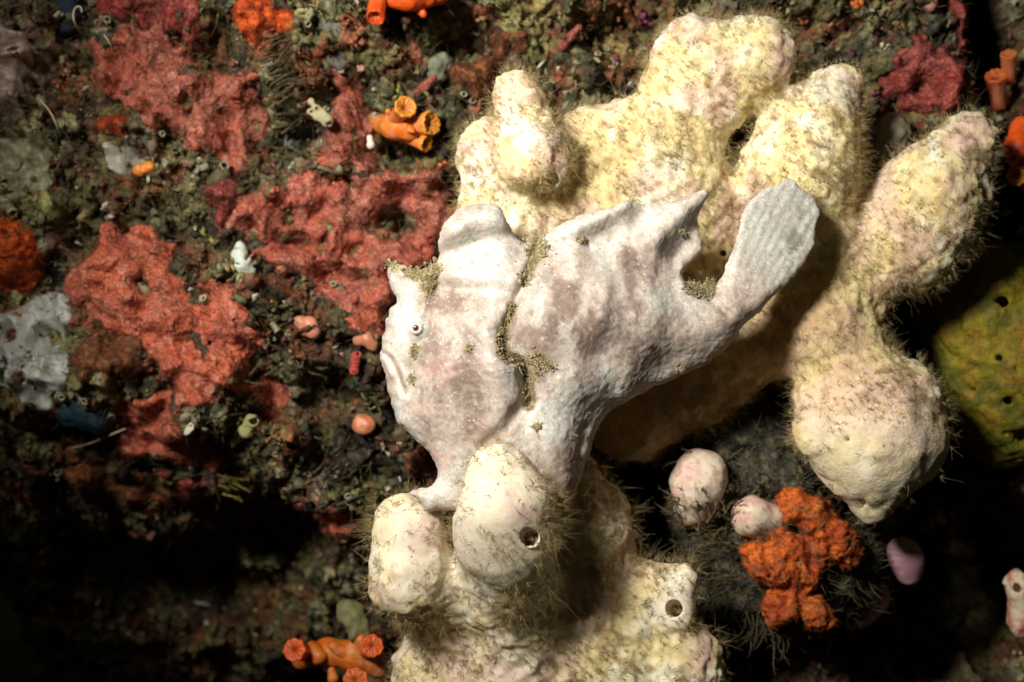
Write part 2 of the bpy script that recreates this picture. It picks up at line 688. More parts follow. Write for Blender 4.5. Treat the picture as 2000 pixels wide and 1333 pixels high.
def crust(name, label, cat, P, thick, m, colf, holes=(), h=4, lump=20, lump_wl=40, group=None, edge=30, lift=0, fine=2.5, rag=8, seed=0):
    P = chaikin(np.array([ptx(a, b) for a, b in P]), 1)
    PATCHES.append(P)
    if m in (M_GREY, M_MAUVE):
        fine = 1.0
    lo, hi = P.min(0) - 16, P.max(0) + 16
    ax = np.arange(lo[0], hi[0], h)
    az = np.arange(lo[1], hi[1], h)
    X, Z = np.meshgrid(ax, az, indexing='ij')
    xf, zf = X.ravel(), Z.ravel()
    q3 = np.stack([xf, 0 * xf, zf], 1)
    wx = xf + rag * fbm(q3, 34, 2, .6, 201 + seed)
    wz = zf + rag * fbm(q3, 34, 2, .6, 211 + seed)
    sd = poly_sd(P, wx, wz)
    for hx, hy, r in holes:
        cx, cz = ptx(hx, hy)
        sd = np.minimum(sd, np.sqrt((wx - cx) ** 2 + (wz - cz) ** 2) - r)
    base = bil(HS, xf, zf)
    t = np.clip(sd / edge, 0, 1)
    lum = lump * fbm(q3, lump_wl, 2, .5, 221 + seed) + lump * .9 * (.5 - worley(q3, lump_wl * 1.3, 231 + seed))
    T = np.where(sd > 0, (thick + lum) * np.sqrt(1 - (1 - t) ** 2), sd * .8)
    front = (base + lift + T).reshape(X.shape)
    # the rock under a crust stays under it
    m0 = (GX > lo[0]) & (GX < ax[-1]) & (GZ > lo[1]) & (GZ < az[-1])
    gi = np.clip(((GX[m0] - lo[0]) / h).round().astype(int), 0, len(ax) - 1)
    gj = np.clip(((GZ[m0] - lo[1]) / h).round().astype(int), 0, len(az) - 1)
    fr_ = (base + lift + T).reshape(X.shape)[gi, gj]
    s_ = sd.reshape(X.shape)[gi, gj]
    HW[m0] = np.where(s_ > 5, np.minimum(HW[m0], fr_ - 14), np.where(s_ > -3, np.minimum(HW[m0], fr_ + 2), HW[m0]))
    back = (base - 14).reshape(X.shape)
    sd2 = sd.reshape(X.shape)
    dlo, dhi = back[sd2 > 0].min() - 8, front[sd2 > 0].max() + 12
    F = Field((lo[0], -dhi, lo[1]), (ax[-1], -dlo, az[-1]), h)
    sh = F.f.shape
    fr = front[:sh[0], :sh[2]]
    bk = back[:sh[0], :sh[2]]
    d = -F.ax[1][None, :, None]
    f = np.maximum(d - fr[:, None, :], bk[:, None, :] - d)
    F.f = np.maximum(f, -sd2[:sh[0], None, :sh[2]] * 1.0 - 2).astype(np.float32)
    v, q = F.mesh()
    v, q = keep_big(v, q)
    for _ in range(1):
        n = vnormals(v, q)
        v = v + n * (fine * fbm(v, 13, 3, .6, 241 + seed) + (2.2 if fine > 2 else .3) * fbm(v + 9 * np.stack([vnoise(v / 22, 1), vnoise(v / 22, 2), vnoise(v / 22, 3)], 1), 26, 2, .6, 251 + seed, ridged=True) - 1.5)[:, None]
    o = mkobj(name, v, q, m, colf(v))
    tag(o, label, cat, group)
    if m in (M_RED, M_OSP):
        fibres(o, v, q, 1500 + len(q) // 4)
    return o, v, q


def two(c1, c2, wl=50, seed=0, c3=None, wl3=16):
    def f(v):
        c = mixc(c1, c2, sstep(-.45, .45, fbm(v, wl, 3, .6, 300 + seed)))
        if c3 is not None:
            c = mixc(c, c3, sstep(.15, .6, fbm(v, wl3, 3, .6, 320 + seed)) * .8)
        return c
    return f


RED = two((.50, .108, .048), (.44, .112, .064), 60, 1, (.55, .20, .13), 18)
ROSE = two((.39, .088, .050), (.34, .105, .068), 60, 2, (.46, .18, .12), 18)
DRED = two((.30, .035, .028), (.24, .05, .045), 60, 3, (.38, .09, .07), 20)
ORG = two((.62, .10, .012), (.50, .07, .012), 40, 4)
RUST = two((.20, .065, .020), (.14, .05, .022), 40, 5, (.30, .11, .04), 14)
GREYW = two((.44, .45, .40), (.52, .52, .47), 50, 6, (.36, .35, .28), 22)
MAUVE = two((.34, .23, .18), (.26, .19, .15), 50, 7, (.52, .42, .32), 12)
OLIVE = two((.17, .16, .08), (.24, .22, .13), 30, 8, (.36, .34, .24), 10)

crusts = [
    ('red_sponge', 'bright red encrusting sponge with a dark hole, largest one left of the fish', 'sponge',
     [(205, 455), (240, 440), (300, 437), (335, 470), (345, 500), (365, 545), (368, 585), (395, 590), (400, 545), (430, 535), (470, 570), (500, 610), (517, 640), (505, 680), (490, 705), (510, 740), (545, 765), (577, 790), (560, 808), (510, 803), (480, 770), (440, 762), (400, 790), (350, 800), (370, 830), (410, 860), (437, 890), (430, 918), (390, 922), (340, 905), (270, 917), (225, 902), (205, 872), (235, 840), (222, 795), (213, 757), (240, 750), (300, 770), (345, 755), (330, 720), (290, 680), (240, 640), (190, 620), (150, 602), (128, 575), (160, 520), (200, 500)],
     26, M_RED, RED, [(306, 573, 17), (410, 655, 12), (310, 745, 14)], 12),
    ('red_sponge', 'dusty rose red encrusting sponge spread across the upper left of the wall', 'sponge',
     [(175, 90), (230, 58), (290, 53), (340, 70), (370, 110), (385, 150), (430, 145), (480, 140), (512, 170), (512, 240), (500, 300), (470, 330), (430, 342), (392, 305), (395, 262), (350, 252), (300, 252), (260, 232), (230, 190), (190, 170), (163, 130)],
     26, M_RED, ROSE, [(270, 152, 9), (385, 218, 8)], 13),
    ('red_sponge', 'dull red sponge running along the upper left edge of the picture above the rose sponge', 'sponge',
     [(168, -40), (372, -40), (385, 30), (378, 80), (360, 95), (335, 62), (285, 42), (220, 48), (180, 30)], 20, M_RED, DRED, [], 14),
    ('red_sponge', 'narrow upright red sponge just left of the orange cup coral', 'sponge',
     [(640, 140), (662, 150), (690, 152), (705, 145), (708, 200), (716, 240), (735, 290), (730, 335), (690, 345), (640, 312), (617, 282), (650, 240), (650, 190)], 24, M_RED, ROSE, [(676, 160, 11)], 15),
    ('red_sponge', 'wide rose red sponge with a dark pit against the face of the fish', 'sponge',
     [(560, 345), (600, 330), (640, 350), (650, 385), (700, 352), (740, 330), (780, 340), (830, 330), (885, 350), (900, 400), (880, 430), (860, 480), (850, 520), (805, 560), (765, 600), (745, 640), (690, 650), (665, 600), (600, 560), (540, 532), (508, 510), (545, 470), (500, 450), (450, 472), (438, 430), (480, 390), (530, 372)],
     26, M_RED, ROSE, [(770, 440, 27), (575, 425, 12), (650, 455, 14), (705, 500, 12)], 16),
    ('red_sponge', 'small dark red sponge hanging below the large bright red sponge', 'sponge',
     [(285, 940), (340, 933), (368, 985), (368, 1050), (335, 1062), (293, 1058), (285, 1010)], 22, M_RED, DRED, [], 17),
    ('red_sponge', 'small three lobed red sponge left of the pale sponge ball', 'sponge',
     [(600, 1012), (640, 985), (668, 1008), (655, 1030), (692, 1033), (698, 1080), (655, 1102), (622, 1070), (580, 1088), (548, 1070), (533, 1030), (560, 1010)], 30, M_RED, RED, [], 18),
    ('red_sponge', 'dark red sponge low on the wall right of the black recess between two lobes', 'sponge',
     [(690, 590), (725, 585), (760, 610), (765, 660), (735, 640), (705, 655), (680, 630)], 34, M_RED, RED, [], 19),
    ('red_sponge', 'blurred dark red sponge behind the right lobe tips', 'sponge',
     [(1715, 130), (1770, 78), (1840, 98), (1872, 150), (1850, 205), (1800, 235), (1760, 212), (1718, 175)], 40, M_RED, DRED, [], 20),
    ('red_sponge', 'dark red sponge cut off at the top right edge of the picture', 'sponge',
     [(1865, -40), (1935, -40), (1935, 60), (1908, 97), (1868, 80)], 60, M_RED, DRED, [], 21),
    ('red_sponge', 'thin red sponge strip beside the upper orange red patch', 'sponge',
     [(420, 345), (452, 340), (470, 380), (465, 420), (445, 450), (425, 420)], 18, M_RED, DRED, [], 22),
    ('orange_sponge', 'bright orange velvety sponge cut by the left edge of the picture', 'sponge',
     [(-60, 430), (40, 430), (75, 448), (97, 490), (82, 535), (42, 578), (15, 572), (-60, 550)], 34, M_OSP, ORG, [(38, 463, 5)], 23),
    ('orange_sponge', 'vivid orange red sponge patch near the top left among brown turf', 'sponge',
     [(468, 40), (505, 15), (527, 5), (545, 32), (588, 50), (578, 82), (535, 72), (512, 112), (488, 90)], 22, M_OSP, ORG, [], 24),
    ('orange_sponge', 'small burnt orange sponge patch above the pale beige patch', 'sponge',
     [(195, 235), (235, 222), (252, 245), (232, 270), (200, 262)], 16, M_OSP, ORG, [], 25),
    ('pale_sponge', 'smooth grey white encrusting sponge with round dark holes at the left edge', 'sponge',
     [(-60, 625), (35, 603), (70, 578), (120, 570), (157, 590), (152, 635), (128, 660), (115, 690), (155, 690), (155, 735), (130, 780), (100, 810), (62, 812), (30, 770), (-60, 750)],
     20, M_GREY, GREYW, [(107, 661, 13), (8, 742, 15), (28, 655, 11), (62, 735, 8), (20, 715, 8), (80, 745, 4)], 26),
    ('pale_sponge', 'small rough beige patch with an orange nub on its lower edge', 'sponge',
     [(205, 288), (235, 277), (262, 290), (290, 312), (283, 340), (250, 350), (210, 330)], 18, M_GREY, two((.40, .38, .30), (.50, .46, .36), 18, 9), [], 27),
    ('tunicate_crust', 'mauve brown speckled crust filling the top left corner', 'tunicate',
     [(-60, 50), (60, 55), (98, 95), (98, 140), (80, 170), (52, 200), (62, 235), (-60, 255)], 36, M_MAUVE, MAUVE, [], 28),
    ('rust_sponge', 'rusty brown bumpy sponge between the grey white sponge and the bright red one', 'sponge',
     [(150, 695), (200, 640), (262, 642), (290, 680), (320, 720), (300, 742), (240, 748), (180, 728)], 28, M_OSP, RUST, [], 29),
    ('rust_sponge', 'dim rusty brown sponge low on the left of the wall', 'sponge',
     [(70, 945), (100, 925), (150, 935), (200, 965), (270, 950), (292, 1000), (240, 1035), (150, 1022), (80, 1012)], 20, M_OSP, RUST, [], 30),
    ('rust_sponge', 'rusty orange lump beside the front foot of the fish', 'sponge',
     [(790, 880), (815, 860), (845, 890), (858, 930), (835, 945), (800, 935), (780, 905)], 40, M_OSP, RUST, [], 31),
    ('rust_sponge', 'blurred rusty brown sponge above the left lobe of the pale sponge', 'sponge',
     [(890, 130), (930, 118), (975, 130), (985, 165), (950, 195), (905, 180)], 30, M_OSP, RUST, [], 32),
    ('rust_sponge', 'blurred rusty brown sponge near the top middle edge of the picture', 'sponge',
     [(970, 60), (1010, 55), (1030, 100), (1000, 120), (970, 100)], 36, M_OSP, RUST, [], 33),
    ('olive_crust', 'pale olive crust of ringed polyps below the mauve corner crust', 'tunicate',
     [(-60, 275), (40, 262), (90, 285), (140, 320), (150, 345), (120, 380), (80, 400), (30, 400), (-60, 380)], 24, M_GREY, OLIVE, [(100, 297, 9)], 34),
    ('olive_crust', 'pale olive strip of ringed polyps under the grey white sponge', 'tunicate',
     [(110, 790), (135, 755), (170, 765), (205, 800), (240, 835), (215, 850), (175, 870), (140, 885), (165, 845), (150, 815)], 18, M_GREY, OLIVE, [], 35),
]
for nm, lab, cat, P, th, m, cf, hl, sd_ in crusts:
    rag = 4 if 'pale' in nm or 'orange' in nm else 21
    crust(nm, lab, cat, P, th * (.75 if m is M_RED else 1), m, cf, hl, seed=sd_ * 7, rag=rag, lump=(5 if 'pale' in nm else 17), lump_wl=(26 if 'orange' in nm else 42))


nx, nz = GX.shape
p0 = np.stack([GX.ravel(), -HW.ravel(), GZ.ravel()], 1)
ii = np.arange(nx * nz).reshape(nx, nz)
wq = np.stack([ii[:-1, :-1], ii[1:, :-1], ii[1:, 1:], ii[:-1, 1:]], -1).reshape(-1, 4)
wn_ = vnormals(p0, wq)
pw = p0 + wn_ * (9 * fbm(p0, 22, 4, .62, 61))[:, None]
pw[:, 0] += 7 * vnoise(p0 / 24, 62)
pw[:, 2] += 7 * vnoise(p0 / 24, 63)
wall = mkobj('reef_wall', pw, wq, M_WALL, growth_col(p0), origin=(0, 0, 0))
wall['kind'] = 'structure'


# ------------------------------------------------------------------ instancing of small growth into one mesh
def ico(sub=1):
    t = (1 + 5 ** .5) / 2
    v = np.array([[-1, t, 0], [1, t, 0], [-1, -t, 0], [1, -t, 0], [0, -1, t], [0, 1, t], [0, -1, -t], [0, 1, -t], [t, 0, -1], [t, 0, 1], [-t, 0, -1], [-t, 0, 1]], float)
    f = np.array([[0, 11, 5], [0, 5, 1], [0, 1, 7], [0, 7, 10], [0, 10, 11], [1, 5, 9], [5, 11, 4], [11, 10, 2], [10, 7, 6], [7, 1, 8], [3, 9, 4], [3, 4, 2], [3, 2, 6], [3, 6, 8], [3, 8, 9], [4, 9, 5], [2, 4, 11], [6, 2, 10], [8, 6, 7], [9, 8, 1]])
    for _ in range(sub):
        e = np.concatenate([f[:, [0, 1]], f[:, [1, 2]], f[:, [2, 0]]])
        es = np.sort(e, 1)
        u, inv = np.unique(es, axis=0, return_inverse=True)
        inv = inv.ravel()
        mid = (v[u[:, 0]] + v[u[:, 1]]) / 2
        n = len(f)
        a, b, c = inv[:n] + len(v), inv[n:2 * n] + len(v), inv[2 * n:] + len(v)
        v = np.concatenate([v, mid])
        f = np.concatenate([np.stack([f[:, 0], a, c], 1), np.stack([f[:, 1], b, a], 1), np.stack([f[:, 2], c, b], 1), np.stack([a, b, c], 1)])
        v = v / np.linalg.norm(v, axis=1, keepdims=True)
    v = v / np.linalg.norm(v, axis=1, keepdims=True)
    return v, f


def lathe(prof, n):
    """profile [(r, z)] turned about z, open ended, quads"""
    a = np.arange(n) * 2 * np.pi / n
    v = np.concatenate([np.stack([r * np.cos(a), r * np.sin(a), np.full(n, z)], 1) for r, z in prof])
    q = []
    for i in range(len(prof) - 1):
        for j in range(n):
            k = (j + 1) % n
            q.append([i * n + j, i * n + k, (i + 1) * n + k, (i + 1) * n + j])
    return v, np.array(q)


def inst(tv, tf, pos, R, S, jit=0.0):
    n, m = len(pos), len(tv)
    S = np.asarray(S, float)
    if S.ndim == 1:
        S = np.repeat(S[:, None], 3, 1)
    loc = tv[None] * S[:, None, :]
    if jit:
        loc = loc * (1 + jit * rng.normal(size=(n, m, 1)))
    v = np.einsum('nij,nmj->nmi', R, loc) + pos[:, None]
    f = tf[None] + (np.arange(n) * m)[:, None, None]
    return v.reshape(-1, 3), f.reshape(-1, tf.shape[1])


def wall_points(n, xr=(-1120, 1120), zr=(-780, 780)):
    x = rng.uniform(*xr, n)
    z = rng.uniform(*zr, n)
    e = 6
    h = bil(HW, x, z)
    nr = np.stack([-(bil(HW, x + e, z) - bil(HW, x - e, z)) / (2 * e), -np.ones(n), -(bil(HW, x, z + e) - bil(HW, x, z - e)) / (2 * e)], 1)
    nr /= np.linalg.norm(nr, axis=1, keepdims=True)
    # normal: surface y = -h(x, z), facing -y
    return np.stack([x, -h, z], 1), nr


def outside_patches(p, margin=-3):
    ok = np.ones(len(p), bool)
    for P in PATCHES:
        lo, hi = P.min(0) - 12, P.max(0) + 12
        m = ok & (p[:, 0] > lo[0]) & (p[:, 0] < hi[0]) & (p[:, 2] > lo[1]) & (p[:, 2] < hi[1])
        i = np.where(m)[0]
        if len(i):
            ok[i[poly_sd(P, p[i, 0], p[i, 2]) > margin]] = False
    return ok


# --- turf of the wall: crumpled growth, tubes, blades and threads past counting
I0, I1 = ico(0), ico(1)


def crumple(seed):
    """a knot of a few merged-looking knobs"""
    r_ = np.random.default_rng(seed)
    V, F_ = [], []
    for i in range(5):
        a = r_.normal(size=3) * .55
        sc_ = r_.uniform(.3, .75, 3)
        V.append(I0[0] * sc_ * (1 + .3 * r_.normal(size=(12, 1))) + a)
        F_.append(I0[1] + 12 * i)
    return np.concatenate(V), np.concatenate(F_)


TV, TF, TC = [], [], []
base_n = 0
for k_ in range(6):
    pt, nr = wall_points(430)
    ok = outside_patches(pt, -4)
    pt, nr = pt[ok], nr[ok]
    s = np.minimum(rng.gamma(1.7, 2.8, len(pt)) + 2.0, 11)
    S = np.stack([s * rng.uniform(.6, 1.6, len(pt)), s * rng.uniform(.6, 1.6, len(pt)), s * rng.uniform(.5, 1.5, len(pt))], 1)
    tv, tf = crumple(50 + k_)
    v, f = inst(tv, tf, pt + nr * (s * .2)[:, None], frames(nr + .6 * rng.normal(size=nr.shape)), S, .10)
    c = growth_col(pt) * rng.uniform(.5, 1.6, (len(pt), 1))
    u_ = rng.random(len(pt))
    for lo_, hi_, cc_ in ((0, .07, (.36, .33, .22)), (.07, .12, (.40, .11, .07)), (.12, .17, (.26, .22, .05)), (.17, .20, (.46, .12, .02)), (.20, .24, (.16, .03, .06))):
        m_ = (u_ >= lo_) & (u_ < hi_)
        c[m_] = np.array(cc_) * rng.uniform(.4, 1.2, (m_.sum(), 1))
    TV.append(v)
    TF.append(f + base_n)
    TC.append(np.repeat(c, len(tv), 0))
    base_n += len(v)
o = mkobj('turf_lumps', np.concatenate(TV), np.concatenate(TF), M_TURF, np.concatenate(TC), origin=(0, 0, 0))
tag(o, 'lumpy brown and olive turf growth crusting the dark reef wall', 'reef turf', kind='stuff')

pt, nr = wall_points(38000)
ok = outside_patches(pt, 6)
cl = fbm(pt, 70, 2, .5, 400) > -.25
pt, nr = pt[ok & cl], nr[ok & cl]
lay = np.stack([fbm(pt, 120, 1, 1, 410), np.full(len(pt), -.5), fbm(pt, 120, 1, 1, 411) + .2], 1) * 1.3
di = nr + lay + .6 * rng.normal(size=nr.shape)
ln = rng.gamma(2.2, 6, len(pt)) + 4
v, f, m_ = ribbons(pt, di, ln, rng.uniform(.5, 1.7, len(pt)), rng.normal(size=pt.shape) * ln[:, None] * .35)
c = mixc(np.array([.13, .10, .04]), np.array([.34, .30, .16]), rng.random(len(pt)) ** 2) * rng.uniform(.4, 1.3, (len(pt), 1))
o = mkobj('turf_threads', v, f, M_FUZZ, np.repeat(c, m_, 0), origin=(0, 0, 0))
tag(o, 'fine brown algal threads sprouting all over the dark reef wall', 'algae', kind='stuff')

pt, nr = wall_points(70000)
inn = ~outside_patches(pt, 10)
cl = (fbm(pt, 50, 2, .5, 430) > -.3) & (~inn | (rng.random(len(pt)) < .0))
pt, nr = pt[cl], nr[cl]
ln = rng.gamma(3, 2.6, len(pt)) + 3
v, f, m_ = ribbons(pt, nr + .9 * rng.normal(size=nr.shape), ln, rng.uniform(.4, 1.2, len(pt)), np.zeros(pt.shape), 1)
c = growth_col(pt) * rng.uniform(.7, 2.6, (len(pt), 1)) + .012
o = mkobj('turf_fuzz', v, f, M_FUZZ, np.repeat(c, m_, 0), origin=(0, 0, 0))
tag(o, 'short velvety algal fuzz matting the reef wall between the sponges', 'algae', kind='stuff')

pt, nr = wall_points(26000)
inn = ~outside_patches(pt, 6)
cl = inn & (fbm(pt, 40, 2, .5, 440) > .25)
pt, nr = pt[cl], nr[cl]
ln = rng.gamma(2.5, 5, len(pt)) + 5
di = np.stack([.7 + 0 * ln, -.9 + 0 * ln, .25 + 0 * ln], 1) + .6 * rng.normal(size=pt.shape)
v, f, m_ = ribbons(pt + np.array([0, -14, 0]), di, ln + 12, rng.uniform(.5, 1.3, len(pt)), rng.normal(size=pt.shape) * ln[:, None] * .35)
c = mixc(np.array([.09, .07, .03]), np.array([.30, .25, .12]), rng.random(len(pt)) ** 2)
o = mkobj('sprigs', v, f, M_FUZZ, np.repeat(c, m_, 0), origin=(0, 0, 0))
tag(o, 'thin brown algal sprigs poking up through the red sponges', 'algae', kind='stuff')

# small rubble of shell, leafy flakes and empty tubes
pt, nr = wall_points(1500)
ok = outside_patches(pt, -4)
pt, nr = pt[ok], nr[ok]
s = rng.gamma(2, 2.0, len(pt)) + 2
S = np.stack([s * 1.4, s * .8, s * .3], 1)
v, f = inst(I1[0], I1[1], pt + nr * 5, frames(nr + .9 * rng.normal(size=nr.shape)), S, .22)
kind_ = rng.random(len(pt))
c = np.where(kind_[:, None] < .6, np.array([[.12, .12, .04]]), np.where(kind_[:, None] < .8, np.array([[.46, .42, .32]]), np.array([[.32, .15, .11]]))) * rng.uniform(.5, 1.3, (len(pt), 1))
tv, tq = lathe([(.8, -1), (1.0, 1.4), (1.15, 2.0), (.8, 2.0), (.6, .8)], 8)
pt2, nr2 = wall_points(400)
ok = outside_patches(pt2, -4)
pt2, nr2 = pt2[ok], nr2[ok]
s2 = rng.gamma(4, .75, len(pt2)) + 1.6
v2_, f2_ = inst(tv, tq, pt2 + nr2 * 2, frames(nr2 + .5 * rng.normal(size=nr2.shape)), s2, .06)
c2_ = np.repeat(mixc(np.array([.10, .09, .04]), np.array([.32, .29, .18]), rng.random(len(pt2))), len(tv), 0)
ringk = np.tile(np.repeat(np.arange(5), 8), len(pt2))
c2_ = c2_ * np.array([.8, .9, 1.5, 1.5, .2])[ringk][:, None]
o = mkobj('shell_grit', np.concatenate([v, v2_]), [f, f2_ + len(v)], M_TURF, np.concatenate([np.repeat(c, len(I1[0]), 0), c2_]), origin=(0, 0, 0))
tag(o, 'pale shell chips, empty tubes and leafy flakes lodged in the reef turf', 'shell grit', kind='stuff')


# ------------------------------------------------------------------ pale branching sponge
def fans(p, nr, size, nb=7, spread=.75, w0=.8, kink=.25):
    """small hydroid fans: a stem forking into fine branches"""
    n = len(p)
    R = frames(nr + .28 * rng.normal(size=nr.shape))
    pos, dr, ln, ww, own = [], [], [], [], []
    stem_d = R[:, :, 2]
    stem_l = size * .35
    pos.append(p)
    dr.append(stem_d)
    ln.append(stem_l)
    ww.append(np.full(n, w0))
    own.append(np.arange(n))
    tip = p + stem_d * stem_l[:, None] * .8
    for b in range(nb):
        a = (b / (nb - 1) - .5) * 2 * spread + rng.normal(0, .13, n)
        d = stem_d * np.cos(a)[:, None] + R[:, :, 0] * np.sin(a)[:, None] + R[:, :, 1] * rng.normal(0, .22, n)[:, None]
        pos.append(tip)
        dr.append(d)
        ln.append(size * rng.uniform(.45, .85, n))
        ww.append(np.full(n, w0 * .7))
        own.append(np.arange(n))
    pos, dr, ln, ww, own = map(np.concatenate, (pos, dr, ln, ww, own))
    v, f, m = ribbons(pos, dr, ln, ww, rng.normal(size=pos.shape) * ln[:, None] * kink, 2)
    return v, f, np.repeat(own, m)


def img(v):          # survey-sheet position of a point
    k = (D + v[:, 1]) / D
    return v[:, 0] / k + 1000, 666.5 - v[:, 2] / k


def build_caps(caps, carve, h, kk=34):
    pts = []
    for a, b in caps:
        for px, py, d, r in (a, b):
            pts.append((W(px, py, d), r * k_at(d)))
    lo = np.min([p - r for p, r in pts], 0) - 22
    hi = np.max([p + r for p, r in pts], 0) + 22
    F = Field(lo, hi, h)
    for a, b in caps:
        F.capsule(W(*a[:3]), a[3] * k_at(a[2]), W(*b[:3]), b[3] * k_at(b[2]), kk)
    for px, py, d, r, dep in carve:
        F.capsule(W(px, py, d + 10), r, W(px + dep * .12, py + dep * .1, d - dep), r * .9, 5, sub=True)
    return F.mesh()


def rough_up(v, q, amps, seed):
    for wl, amp, octs in amps:
        n = vnormals(v, q)
        v = v + n * (amp * fbm(v, wl, octs, .55, seed + int(wl)))[:, None]
    return v


def cream_col(v, n, seed=0, pinkness=1.0):
    cream = np.array([.80, .68, .37])
    white = np.array([.86, .80, .60])
    yell = np.array([.75, .60, .28])
    pink = np.array([.70, .46, .40])
    tan = np.array([.50, .35, .17])
    c = mixc(cream, white, sstep(-.3, .5, fbm(v, 60, 3, .6, 500 + seed)))
    c = mixc(c, yell, .75 * sstep(.0, .6, fbm(v, 75, 3, .6, 510 + seed)))
    c = mixc(c, pink, .8 * pinkness * sstep(.05, .6, fbm(v, 110, 3, .55, 520 + seed)))
    c = mixc(c, tan, .75 * sstep(.25, .7, fbm(v, 17, 2, .6, 530 + seed)))
    return c


caps_up = [
    # left lobe with its knob
    ((1010, 185, 310, 52), (1030, 290, 330, 82)), ((1040, 312, 360, 58), (1070, 330, 350, 48)), ((960, 300, 250, 62), (970, 440, 250, 92)),
    ((935, 285, 270, 30), (935, 300, 260, 34)),
    # middle
    ((1140, 315, 230, 78), (1270, 300, 210, 92)), ((1060, 420, 210, 110), (1330, 420, 180, 90)), ((1240, 500, 170, 130), (1400, 520, 150, 80)),
    # top lobe
    ((1345, 108, 230, 66), (1470, 112, 230, 74)), ((1350, 130, 220, 78), (1290, 270, 200, 84)), ((1430, 150, 215, 80), (1340, 240, 200, 70)),
    ((1080, 340, 235, 84), (1250, 270, 225, 78)), ((1150, 400, 230, 90), (1320, 360, 215, 84)), ((1700, 530, 180, 70), (1630, 610, 195, 80)),
    # small lobe behind the dorsal fin
    ((1400, 380, 200, 42), (1400, 470, 170, 60)),
    # upright lobe behind the tail
    ((1642, 160, 220, 46), (1580, 270, 230, 84)), ((1580, 270, 230, 84), (1560, 340, 240, 98)), ((1560, 340, 240, 96), (1590, 470, 170, 84)),
    # right lobe
    ((1893, 276, 240, 58), (1815, 395, 235, 92)), ((1815, 395, 235, 92), (1712, 500, 210, 78)), ((1868, 395, 210, 70), (1785, 490, 210, 76)),
    # trunk and the lower right lobe
    ((1580, 500, 200, 104), (1590, 640, 210, 92)), ((1600, 640, 210, 88), (1660, 740, 215, 84)), ((1690, 800, 230, 108), (1700, 860, 240, 116)),
    ((1710, 870, 240, 104), (1702, 985, 230, 34)), ((1596, 850, 285, 42), (1660, 870, 260, 60)), ((1600, 780, 240, 30), (1660, 790, 230, 60)), ((1765, 860, 205, 78), (1750, 770, 215, 80)),
    # the shaded root under the belly
    ((1520, 630, 170, 80), (1370, 735, 150, 78)), ((1360, 730, 140, 80), (1240, 830, 130, 80)), ((1660, 470, 150, 60), (1590, 560, 140, 80)),
]
carve_up = [(1652, 855, 355, 7, 60), (1685, 978, 285, 6, 50), (1412, 494, 235, 5, 30), (1075, 350, 410, 8, 40)]
v, q = build_caps(caps_up, carve_up, 5, 44)
v, q = keep_big(v, q)
v = rough_up(v, q, [(120, 8, 1), (44, 4, 2)], 600)
n = vnormals(v, q)
px_, py_ = img(v)
smooth_low = sstep(1540, 1600, px_) * sstep(770, 830, py_)
v = v + n * ((1 - .8 * smooth_low) * (3.0 * fbm(v, 20, 3, .6, 640) + 7 * sstep(600, 690, py_) * (1 - sstep(1480, 1560, px_)) * fbm(v, 52, 2, .6, 645) + 5 * (np.exp(-5 * worley(v, 26, 650) ** 2) - .4)))[:, None]
n = vnormals(v, q)
col = cream_col(v, n, 0, .8)
tipy = np.exp(-(((px_ - 1660) / 40) ** 2 + ((py_ - 150) / 60) ** 2)) + np.exp(-(((px_ - 1900) / 40) ** 2 + ((py_ - 260) / 60) ** 2)) + np.exp(-(((px_ - 1540) / 35) ** 2 + ((py_ - 120) / 60) ** 2)) + np.exp(-(((px_ - 1800) / 45) ** 2 + ((py_ - 850) / 110) ** 2)) + .8 * np.exp(-(((px_ - 1090) / 50) ** 2 + ((py_ - 280) / 60) ** 2)) + .7 * np.exp(-(((px_ - 1280) / 70) ** 2 + ((py_ - 370) / 40) ** 2))
col = mixc(col, np.array([.56, .34, .32]), .75 * np.clip(tipy, 0, 1) * sstep(-.6, .3, fbm(v, 30, 2, .6, 660)))
col = mixc(col, np.array([.82, .71, .52]), .5 * smooth_low)
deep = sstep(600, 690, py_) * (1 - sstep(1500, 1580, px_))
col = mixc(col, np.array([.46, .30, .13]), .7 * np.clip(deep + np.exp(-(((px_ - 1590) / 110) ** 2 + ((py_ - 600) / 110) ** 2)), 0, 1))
sp = empty('branching_sponge', W(1500, 600, 60))
tag(sp, 'large cream yellow branching sponge behind and above the frogfish, furred with hydroids', 'sponge')
mkobj('sponge_body', v, q, M_CREAM, col, sp)


def not_smooth(ce, nr_):
    a, b = img(ce)
    s_ = sstep(1540, 1600, a) * sstep(790, 850, b)
    return (1 - .9 * s_) * np.where(nr_[:, 1] < .5, 1, .2) * (.35 + sstep(-.3, .5, fbm(ce, 55, 2, .6, 670)))


p, nr = surf_pts(v, q, 4800, not_smooth)
fv, ff, own = fans(p, nr, rng.gamma(5, 1.9, len(p)) + 6, 9, .8, .36, .5)
fc = mixc(np.array([.58, .45, .20]), np.array([.80, .70, .42]), rng.random(len(p)))
o = mkobj('hydroid_fuzz', fv, ff, M_FUZZ, fc[own], sp)
o['kind'] = 'stuff'
p, nr = surf_pts(v, q, 16000, not_smooth)
di = nr + .7 * rng.normal(size=nr.shape)
ln = rng.gamma(4, 1.5, len(p)) + 2
fv, ff, m_ = ribbons(p, di, ln, np.full(len(p), .45), rng.normal(size=p.shape) * ln[:, None] * .3, 2)
fc = mixc(np.array([.56, .43, .20]), np.array([.80, .70, .46]), rng.random(len(p)))
o = mkobj('fine_fuzz', fv, ff, M_FUZZ, np.repeat(fc, m_, 0), sp)
o['kind'] = 'stuff'

